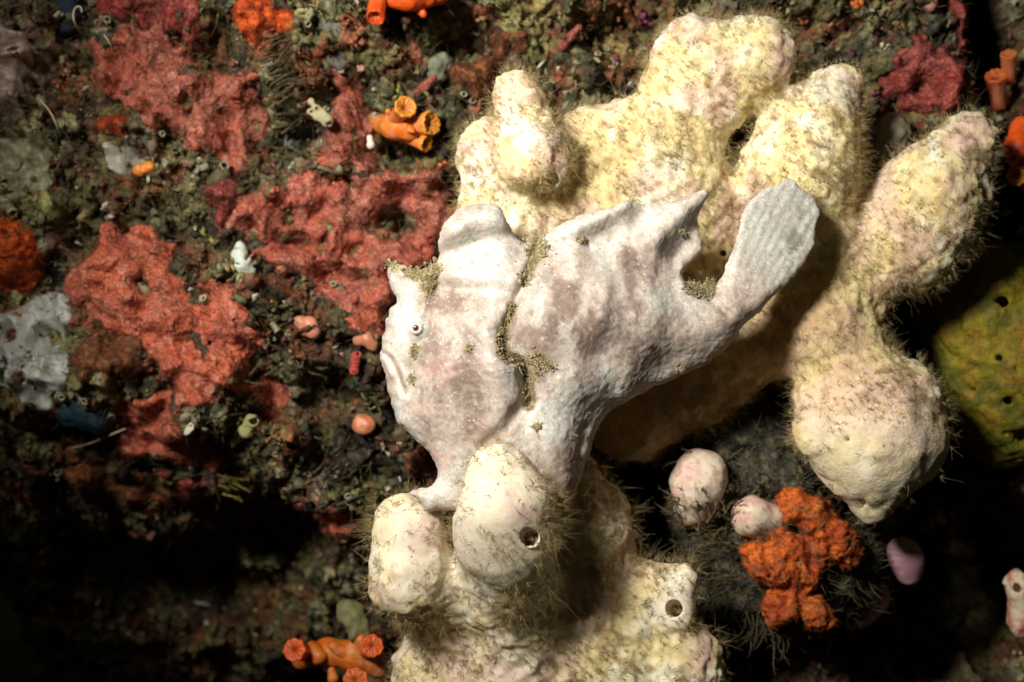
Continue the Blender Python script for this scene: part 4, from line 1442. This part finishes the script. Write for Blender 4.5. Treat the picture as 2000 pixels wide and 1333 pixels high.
wd = wall_d(1940, 180)
cc4 = empty('cup_coral', W(1950, 190, wd))
tag(cc4, 'dim orange tube coral standing at the upper right edge', 'coral')
nub('stalk', cc4, [(W(1952, 215, wd), 20), (W(1948, 190, wd + 60), 18)], M_ORANGE, OR2)
polyp(cc4, W(1948, 205, wd + 60), W(1946, 148, wd + 110), 18, 1.12, (.50, .10, .015), (.50, .07, .015))
polyp(cc4, W(1970, 160, wd + 30), W(1970, 106, wd + 70), 15, 1.05, (.52, .14, .03), (.52, .12, .035))
wd = wall_d(1980, 290)
cc5 = empty('cup_coral', W(1990, 300, wd))
tag(cc5, 'dim orange coral lumps cut by the right edge beside the right lobe tip', 'coral')
nub('stalk', cc5, [(W(1995, 250, wd + 100), 22), (W(1990, 290, wd + 120), 24), (W(2010, 350, wd + 110), 22)], M_ORANGE, OR2)
polyp(cc5, W(1995, 300, wd + 110), W(1978, 312, wd + 160), 10, 1.2)
polyp(cc5, W(2010, 330, wd + 110), W(1985, 345, wd + 160), 16, 1.1)


# ------------------------------------------------------------------ single lumps on the reef
def lump(name, label, cat, pts, m, c, holes=(), k=24, h=4, rough=((40, 7, 2), (15, 3, 2)), group=None, seed=0):
    P_ = [(W(px, py, d), r * k_at(d)) for px, py, d, r in pts]
    lo_ = np.min([p - r for p, r in P_], 0) - 14
    hi_ = np.max([p + r for p, r in P_], 0) + 14
    F_ = Field(lo_, hi_, h)
    for p_, r in P_:
        F_.ball(p_, r, k)
    for a, b in zip(P_[:-1], P_[1:]):
        if np.linalg.norm(a[0] - b[0]) < (a[1] + b[1]) * 1.8:
            F_.capsule(a[0], a[1] * .9, b[0], b[1] * .9, k)
    for px, py, d, r, dep in holes:
        F_.capsule(W(px, py, d + 12), r, W(px + dep * .1, py + dep * .1, d - dep), r * .85, 4, sub=True)
    v_, q_ = F_.mesh()
    v_, q_ = keep_big(v_, q_)
    v_ = rough_up(v_, q_, rough, 1000 + seed)
    o = mkobj(name, v_, q_, m, c(v_) if callable(c) else c)
    tag(o, label, cat, group)
    return o, v_, q_


PINKW = two((.70, .58, .44), (.60, .36, .31), 45, 12, (.45, .30, .20), 9)
PINKD = two((.52, .30, .30), (.40, .20, .24), 40, 13)
_pinks = []
_p = lump('pink_sponge', 'pinkish white egg shaped sponge on a stalk between spiky hydroids', 'sponge', [(1368, 930, 196, 48), (1356, 950, 196, 44), (1352, 985, 180, 34), (1345, 1012, 155, 18)], M_SMOOTH, PINKW, rough=((60, 5, 2), (18, 1.2, 2)), seed=1)
_pinks.append(_p)
_p = lump('pink_sponge', 'small pink white sponge half buried beside the orange sponge clump', 'sponge', [(1468, 1008, 195, 33), (1500, 1022, 180, 30)], M_SMOOTH, PINKW, [(1452, 1004, 226, 2.5, 20)], rough=((60, 5, 2), (18, 1.2, 2)), seed=2)
_pinks.append(_p)
lump('pink_sponge', 'small mauve pink sponge bulb alone at the lower right', 'sponge', [(1764, 1078, 60, 24), (1772, 1095, 56, 25), (1776, 1122, 46, 19)], M_SMOOTH, PINKD, rough=((70, 4, 1),), seed=3)
lump('pink_sponge', 'dim mauve sponge with a tiny hole below the orange sponge clump', 'sponge', [(1645, 1118, 50, 30), (1665, 1108, 40, 24)], M_SMOOTH, PINKD, [(1648, 1133, 76, 3, 20)], rough=((70, 4, 1),), seed=4)
lump('pink_sponge', 'very dim mauve sponge mound lowest of the small sponges on the right', 'sponge', [(1685, 1165, -20, 46), (1670, 1190, -30, 36)], M_SMOOTH, PINKD, rough=((70, 4, 1),), seed=5)
lump('grey_sponge', 'out of focus grey sponge column between the two right lobes', 'sponge', [(1745, 250, 60, 28), (1735, 290, 60, 30), (1725, 330, 50, 26)], M_SMOOTH, two((.44, .39, .28), (.34, .29, .19), 30, 14), seed=6)
lump('beige_tunicate', 'ringed beige tunicate cut by the right edge at the bottom', 'tunicate', [(1992, 1150, 40, 26), (1996, 1215, 40, 24)], M_SMOOTH, two((.60, .48, .34), (.48, .18, .12), 30, 15), [(1988, 1148, 66, 9, 26)], seed=7)
lump('white_tunicate', 'glossy white peaked tunicate with two dark openings in front of the red sponges', 'tunicate', [(467, 482, 62, 7), (466, 496, 62, 14), (472, 516, 60, 18), (447, 530, 50, 13), (489, 527, 54, 9), (470, 531, 52, 13)], M_SMOOTH, np.array([.50, .54, .46]), [(481, 499, 82, 4.2, 24), (479, 505, 82, 3.4, 24), (462, 514, 84, 2.6, 16), (467, 516, 84, 2.2, 14)], k=9, h=2, rough=((30, 2.5, 2), (10, .8, 2)), seed=8)
lump('orange_nub', 'short orange finger on the edge of the rough beige patch', 'sponge', [(272, 334, 60, 11), (292, 327, 62, 11)], M_ORANGE, np.array([.60, .20, .02]), k=8, h=2.5, rough=((14, 2.5, 2),), seed=9)
OS3 = two((.60, .125, .012), (.40, .060, .01), 34, 16, (.26, .10, .03), 12)
_clump = lump('orange_sponge', 'large lumpy bright orange sponge clump below the lower right lobe', 'sponge',
     [(1548, 992, 190, 33), (1588, 1000, 195, 35), (1606, 1030, 180, 33), (1630, 1050, 185, 36), (1655, 1070, 165, 30), (1612, 1072, 180, 32), (1580, 1090, 172, 34), (1524, 1062, 195, 29), (1484, 1085, 195, 28), (1508, 1112, 200, 33), (1552, 1122, 180, 36), (1536, 1150, 178, 32), (1520, 1184, 190, 32), (1560, 1182, 172, 26), (1592, 1198, 190, 29), (1612, 1208, 180, 17)],
     M_OSP, OS3, [(1500, 1122, 240, 5, 34), (1572, 1140, 225, 3, 24), (1560, 1130, 225, 3, 24), (1600, 1050, 220, 4, 24)], k=11, h=3.2, rough=((34, 8, 2), (13, 4.5, 3)), seed=10)
_o, v, q = _clump
fibres(_o, v, q, 7000, .6, .5)
for pk_ in _pinks:
    _o, v, q = pk_
    p, nr = surf_pts(v, q, 60, lambda ce, n_: np.where(n_[:, 1] < .4, 1, .1) * (ce[:, 2] < np.median(v[:, 2]) + 8))
    fv, ff, own = fans(p, nr, rng.gamma(5, 2, 60) + 6, 7, .8, .5)
    f_ = mkobj('hydroid_fuzz', fv, ff, M_FUZZ, np.array([.34, .27, .13]), _o)
    f_['kind'] = 'stuff'
# dark mound that carries the small sponges
_mound = lump('dark_mound', 'blackish green rounded mound carrying the small pink sponges and orange clump', 'reef mound',
     [(1450, 870, 70, 86), (1500, 950, 80, 84), (1400, 1010, 75, 70), (1430, 1050, 70, 80), (1560, 1080, 60, 96), (1480, 1130, 50, 90), (1620, 1120, 10, 84)],
     M_WALL, two((.022, .020, .014), (.040, .034, .018), 40, 17, (.13, .10, .045), 14), k=60, h=6, rough=((80, 16, 2), (26, 9, 3)), seed=11)
_, v, q = _mound
p, nr = surf_pts(v, q, 5000, lambda ce, n_: np.where(n_[:, 1] < .3, 1, .1) * (.15 + sstep(-.2, .4, fbm(ce, 60, 2, .6, 1200))))
ln = rng.gamma(2.2, 6, len(p)) + 4
fv, ff, m_ = ribbons(p, nr + .9 * rng.normal(size=nr.shape), ln, rng.uniform(.5, 1.5, len(p)), rng.normal(size=p.shape) * ln[:, None] * .35)
fc = mixc(np.array([.10, .085, .04]), np.array([.34, .30, .18]), rng.random(len(p)) ** 1.5)
o = mkobj('mound_threads', fv, ff, M_FUZZ, np.repeat(fc, m_, 0))
tag(o, 'olive brown algal threads coating the dark mound between the pink sponges', 'algae', kind='stuff')
YEL = two((.20, .155, .006), (.11, .105, .010), 50, 18, (.23, .13, .01), 24)
yh = [(1870, 690, 14), (1950, 700, 13), (1990, 640, 12), (1905, 760, 14), (1965, 780, 17), (1985, 720, 9), (1955, 590, 19), (1880, 625, 6), (1905, 540, 5), (1990, 850, 22), (1925, 640, 5), (1860, 650, 5), (1930, 560, 7), (1840, 720, 12), (1960, 840, 10)]
o, v, q = lump('yellow_sponge', 'dim mustard yellow sponge full of round pits at the right edge', 'sponge',
               [(1918, 600, 0, 120), (1988, 690, -10, 156), (1950, 780, -40, 116)], M_OSP, YEL, [(a, b, 124 - .35 * abs(a - 1960) - .3 * abs(b - 690) + (20 if a > 1930 else 0), r * .62, 34) for a, b, r in yh], k=60, h=5, rough=((80, 12, 2), (30, 5, 2), (12, 2, 2)), seed=12)

# small coloured bits beside the face of the fish
lump('orange_lump', 'round pale orange lump beneath the chin of the fish', 'sponge', [(712, 830, 50, 22)], M_ORANGE, np.array([.48, .17, .08]), k=8, h=2.5, rough=((20, 3, 2),), seed=13)
lump('red_tube', 'small upright red tube sponge left of the lips of the fish', 'sponge', [(692, 725, 60, 9), (694, 708, 66, 9), (697, 695, 72, 9)], M_RED, np.array([.42, .06, .04]), [(698, 691, 84, 3, 14)], k=6, h=2, rough=((14, 1, 2),), seed=14)
lump('orange_curl', 'curled salmon orange sponge between the turf and the fish', 'sponge', [(585, 630, 60, 12), (605, 632, 66, 13), (612, 648, 64, 12), (595, 645, 58, 10)], M_ORANGE, np.array([.50, .19, .11]), k=8, h=2.5, rough=((20, 2, 2),), seed=15)
lump('orange_curl', 'small orange brown curl just left of the upper lip of the fish', 'sponge', [(700, 665, 70, 10), (718, 662, 74, 11), (728, 676, 72, 10)], M_ORANGE, np.array([.44, .17, .09]), k=8, h=2.5, rough=((20, 2, 2),), seed=16)
lump('pale_bead', 'two tiny pale beads stuck on the narrow red sponge', 'egg bead', [(722, 270, 76, 6), (724, 284, 78, 8)], M_SMOOTH, np.array([.66, .52, .42]), k=2, h=1.5, rough=((20, .5, 2),), seed=17)
lump('beige_tunicate', 'knobbly beige tunicate cluster left of the narrow red sponge', 'tunicate', [(608, 200, 50, 8), (618, 212, 54, 9), (630, 222, 56, 9), (640, 237, 60, 13), (620, 230, 52, 8), (606, 218, 50, 7)], M_SMOOTH, np.array([.34, .30, .17]), [(641, 240, 80, 4.5, 16), (618, 212, 66, 3, 12), (607, 218, 60, 2.5, 10)], k=2, h=2, rough=((12, 2.4, 2),), seed=18)
lump('blue_grey_sponge', 'dark teal blue sponge patch below the grey white sponge', 'sponge', [(150, 800, -12, 34), (185, 815, -14, 30), (165, 790, -12, 30)], M_OSP, np.array([.008, .026, .036]), k=20, h=4, seed=19)
lump('blue_grey_sponge', 'dark blue sponge in the gap beside the top left corner crust', 'sponge', [(128, 20, 0, 24), (122, 50, 0, 22)], M_OSP, np.array([.008, .018, .032]), k=16, h=4, seed=20)
lump('grey_tunicate', 'translucent grey tunicate column near the top above the narrow red sponge', 'tunicate', [(645, 40, 30, 26), (660, 70, 34, 24), (665, 110, 30, 22)], M_SMOOTH, np.array([.13, .12, .10]), k=20, h=4, seed=21)
lump('grey_tunicate', 'blurred grey green tunicate knob above the open cup coral mouths', 'tunicate', [(862, 125, 30, 22), (858, 142, 24, 18)], M_SMOOTH, np.array([.16, .17, .11]), k=12, h=3.5, seed=22)
lump('green_tube', 'short green tube with an open end beside the dark hole under the red sponge', 'tunicate', [(484, 840, 40, 14), (492, 825, 52, 15)], M_SMOOTH, np.array([.26, .24, .10]), [(494, 822, 70, 7, 26)], k=8, h=2.5, seed=23)
lump('olive_tunicate', 'dim olive tunicate standing behind the orange coral colony', 'tunicate', [(690, 1210, 40, 20), (700, 1235, 40, 22), (680, 1190, 30, 14)], M_SMOOTH, np.array([.16, .15, .06]), k=14, h=3.5, seed=24)

# rod like sponge fingers (red brown) near the top
for (x0, y0, x1, y1), lab in (((808, 190, 848, 152), 'thin red brown sponge finger pointing up beside the open orange coral mouth'), ((1095, 95, 1130, 55), 'thin red brown sponge finger near the top edge above the left lobe')):
    d_ = wall_d((x0 + x1) / 2, (y0 + y1) / 2)
    o = nub('sponge_finger', None, [(W(x0, y0, d_), 8), (W((x0 + x1) / 2, (y0 + y1) / 2, d_ + 30), 9), (W(x1, y1, d_ + 45), 7)], M_RED, np.array([.22, .06, .04]), 2.5, 6)
    tag(o, lab, 'sponge')


# ------------------------------------------------------------------ ringed polyps, countable
pv, pq = lathe([(.8, -.6), (.95, .3), (1.1, .9), (1.15, 1.1), (1.0, 1.22), (.72, 1.12), (.55, .7), (.42, .2), (.02, 0)], 14)
RP = [(220, 45, 8), (201, 51, 7), (35, 340, 10), (76, 356, 8), (31, 380, 9), (66, 376, 7), (98, 396, 7), (48, 318, 8), (112, 340, 7), (20, 360, 7),
      (445, 333, 10), (120, 763, 7), (136, 771, 7), (158, 766, 8), (186, 779, 8), (216, 806, 8), (128, 800, 6), (42, 412, 13), (170, 845, 8), (150, 862, 7),
      (434, 761, 10), (690, 940, 7), (674, 968, 8), (660, 925, 7), (655, 560, 8), (545, 880, 8), (575, 905, 7), (600, 930, 8), (420, 590, 9), (300, 330, 8),
      (345, 325, 9), (300, 460 - 40, 7), (1150, 40, 8), (1140, 68, 7), (1165, 105, 8), (925, 205, 8), (905, 190, 7), (560, 1150, 8), (600, 1180, 7), (565, 1235, 7)]
for i, (a, b, r) in enumerate(RP):
    x_, z_ = ptx(a, b)
    e = 10
    nr_ = np.array([-(bil(HS, x_ + e, z_) - bil(HS, x_ - e, z_)) / (2 * e), -1.3, -(bil(HS, x_, z_ + e) - bil(HS, x_, z_ - e)) / (2 * e)]) + .35 * rng.normal(size=3)
    nr_[1] = min(nr_[1], -.7)
    R = frames(nr_[None])[0]
    onc = any(poly_sd(P, np.array([x_]), np.array([z_]))[0] > 8 for P in PATCHES)
    base = np.array([x_, -(float(bil(HS, x_, z_)) + (22 if onc else 8)), z_])
    ring = np.repeat(np.arange(9), 14)
    cc = np.where((ring < 3)[:, None], [[.17, .15, .08]], np.where((ring < 6)[:, None], [[.31, .28, .18]], [[.06, .05, .03]])) * rng.uniform(.6, 1.2)
    vv = (pv * r * .85 * np.array([1, rng.uniform(.75, 1), 1.3]) * (1 + .09 * rng.normal(size=(len(pv), 1)))) @ R.T + base
    o = mkobj('ring_polyp', vv, pq, M_SMOOTH, cc)
    if a < 130 and 300 < b < 430:
        where = 'on the olive crust'
    elif a < 230 and b > 740:
        where = 'under the grey white sponge'
    elif a < 240 and b < 60:
        where = 'at the top left'
    elif a > 850:
        where = 'near the left sponge lobe'
    elif b > 850:
        where = 'on the dark lower wall'
    elif a > 280 and b < 430:
        where = 'below the upper rose sponge'
    else:
        where = 'beside the largest red sponge'
    tag(o, 'tiny beige ringed polyp with dark open mouth ' + where, 'polyp', 'tiny ringed polyps ' + where)


# ------------------------------------------------------------------ twiggy hydroid clumps
def twig_clump(label, px, py, d, n_tw, direc, spread, length, area, colr, knots=5, w=2.2):
    root = empty('hydroid_clump', W(px, py, d))
    tag(root, label, 'hydroid')
    meshes = []
    for t in range(4):
        n_s = 10
        tv, tq = lathe([(w * (1.25 - .8 * (i / n_s)) * (1 + .35 * math.sin(i * 2.4 + t)), i / n_s * length) for i in range(n_s + 1)], 6)
        zf = tv[:, 2] / length
        tv[:, 0] += length * .20 * np.sin(zf * 2.6 + t) * zf
        tv[:, 1] += length * .08 * np.sin(zf * 3.3 + 2 * t) * zf
        bp, bd, bl = [], [], []
        for i in range(14):     # side branchlets
            z = random.uniform(.2, .97) * length
            an = random.uniform(0, 6.28)
            zz = z / length
            bp.append((length * .20 * math.sin(zz * 2.6 + t) * zz, length * .08 * math.sin(zz * 3.3 + 2 * t) * zz, z))
            bd.append((math.cos(an), math.sin(an), 1.0))
            bl.append(random.uniform(4, 10))
        bv, bf, m = ribbons(np.array(bp), np.array(bd), np.array(bl), np.full(14, w * .38), np.zeros((14, 3)), 2)
        allv = np.concatenate([tv, bv])
        cv_ = np.array(colr) * (0.7 + .6 * rng.random((len(allv), 1)))
        o = mkobj('twig', allv, [tq, bf + len(tv)], M_FUZZ, cv_, root, origin=(0, 0, 0))
        meshes.append(o)
    di = np.array(direc, float)
    for i in range(n_tw):
        o = meshes[i] if i < 4 else meshes[i % 4].copy()
        if i >= 4:
            C.objects.link(o)
            o.parent = root
        off = np.array([rng.normal() * area[0], rng.normal() * 6, rng.normal() * area[1]])
        dv = di + spread * rng.normal(size=3)
        o.location = Vector(off * U)
        o.rotation_euler = Vector(dv).to_track_quat('Z', 'Y').to_euler()
        s_ = rng.uniform(.55, 1.25)
        o.scale = (s_, s_, s_)
    return root


BR = (.17, .13, .065)
twig_clump('bushy dark brown hydroid fanning right between the upper red sponges', 525, 155, wall_d(525, 155) + 12, 22, (1, -.55, .35), .22, 62, (10, 34), BR)
twig_clump('brown hydroid twigs above the white tuft left of the narrow red sponge', 545, 235, wall_d(545, 235) + 8, 18, (1, -.5, .15), .25, 58, (12, 26), BR)
twig_clump('thin twiggy hydroid in the dark left of the front foot of the fish', 640, 940, wall_d(640, 940) + 10, 20, (.9, -.6, .55), .25, 66, (16, 26), (.15, .13, .08))
twig_clump('spiky hydroid jutting left from beneath the pinkish egg sponge', 1345, 975, 195, 26, (-1, -.7, .1), .38, 44, (16, 34), (.27, .21, .11), w=1.6)
twig_clump('brown hydroid sprigs crossing the foot of the pinkish egg sponge', 1385, 1004, 215, 18, (.1, -.7, .9), .4, 44, (34, 12), (.26, .21, .12))
twig_clump('dark bristly hydroid between the pink sponges and the black mound top', 1440, 960, 180, 18, (.2, -.8, .6), .55, 38, (50, 30), (.18, .16, .09))
twig_clump('brown feathery hydroid beside the open hole of the lobed sponge', 1415, 1080, 185, 36, (-1, -.6, .0), .35, 58, (22, 36), (.24, .18, .085), w=1.5)
twig_clump('dark hydroid sprigs hanging at the bottom below the orange sponge clump', 1490, 1222, 140, 34, (-.2, -.8, -.8), .55, 50, (46, 18), (.17, .13, .07), w=1.2)
twig_clump('mustard yellow hydroid stubs in the black recess at the lower left', 440, 935, wall_d(430, 920) + 10, 9, (1, -.5, -.25), .22, 44, (12, 16), (.32, .25, .06))
twig_clump('brown hydroid sprigs lying over the wide rose sponge', 600, 470, wall_d(600, 470) + 26, 14, (1, -.6, .6), .3, 44, (40, 14), BR)
twig_clump('short brown hydroid bush below the middle of the bright red sponge', 560, 720, wall_d(560, 720) + 14, 16, (.4, -.8, .5), .45, 40, (36, 16), (.20, .18, .08))
twig_clump('fuzzy brown hydroid fringe on the left side of the pale sponge ball', 730, 1010, 330, 14, (-1, -.4, .4), .4, 44, (8, 50), (.24, .18, .09), w=1.4)
twig_clump('dark hydroid sprigs right of the orange sponge clump', 1670, 1000, 120, 20, (.7, -.7, .3), .5, 34, (26, 22), (.15, .12, .06), w=1.3)
twig_clump('fine dark hydroid above the bulge of the top lobe', 1420, 20, 40, 16, (.3, -.5, 1), .45, 40, (90, 10), (.16, .15, .09))

# white tuft (a small hydroid colony)
pz = np.array([W(555, 288, wall_d(555, 288) + 20)])
fv, ff, own = fans(np.repeat(pz, 5, 0) + rng.normal(size=(5, 3)) * 4, np.tile([[.6, -1, .3]], (5, 1)), np.full(5, 26.0), 7, .8, 1.3)
o = mkobj('white_hydroid', fv, ff, M_FUZZ, np.array([.66, .66, .60]))
tag(o, 'small white feathery tuft between the upper red sponges', 'hydroid', kind='stuff')

# pale curled worm threads
def thread(label, pts, r, c):
    pts = [W(a, b, wall_d(a, b) + dz) for a, b, dz in pts]
    P_ = np.array(pts)
    t = np.linspace(0, len(P_) - 1, 26)
    for _ in range(2):
        P_ = np.concatenate([[P_[0]], np.stack([.75 * P_[:-1] + .25 * P_[1:], .25 * P_[:-1] + .75 * P_[1:]], 1).reshape(-1, 3), [P_[-1]]])
    tang = np.gradient(P_, axis=0)
    R = frames(tang, np.zeros(len(P_)))
    a = np.arange(6) * np.pi / 3
    vv = (P_[:, None] + r * (R[:, None, :, 0] * np.cos(a)[None, :, None] + R[:, None, :, 1] * np.sin(a)[None, :, None])).reshape(-1, 3)
    qq = np.array([[i * 6 + j, i * 6 + (j + 1) % 6, (i + 1) * 6 + (j + 1) % 6, (i + 1) * 6 + j] for i in range(len(P_) - 1) for j in range(6)])
    o = mkobj('pale_thread', vv, qq, M_SMOOTH, np.array(c))
    tag(o, label, 'worm')


thread('pale curled thread hooked over the dark blue gap at the top left', [(158, 65, 30), (142, 40, 50), (145, 15, 56), (158, 12, 56), (160, 24, 50)], 1.8, (.48, .46, .32))
thread('thin pale thread hanging below the mauve corner crust', [(78, 195, 50), (100, 220, 56), (112, 250, 50), (118, 265, 40)], 1.5, (.44, .42, .26))
thread('thin pale thread across the rose sponge at the upper left', [(203, 68, 60), (215, 85, 64), (222, 105, 58)], 1.3, (.46, .40, .22))
thread('pale straw thread lying under the rusty sponge by the bright red sponge', [(130, 878, 40), (175, 868, 50), (215, 850, 50), (245, 838, 44)], 2.4, (.36, .30, .18))

for o in bpy.data.objects:
    if '_org' in o:
        del o['_org']
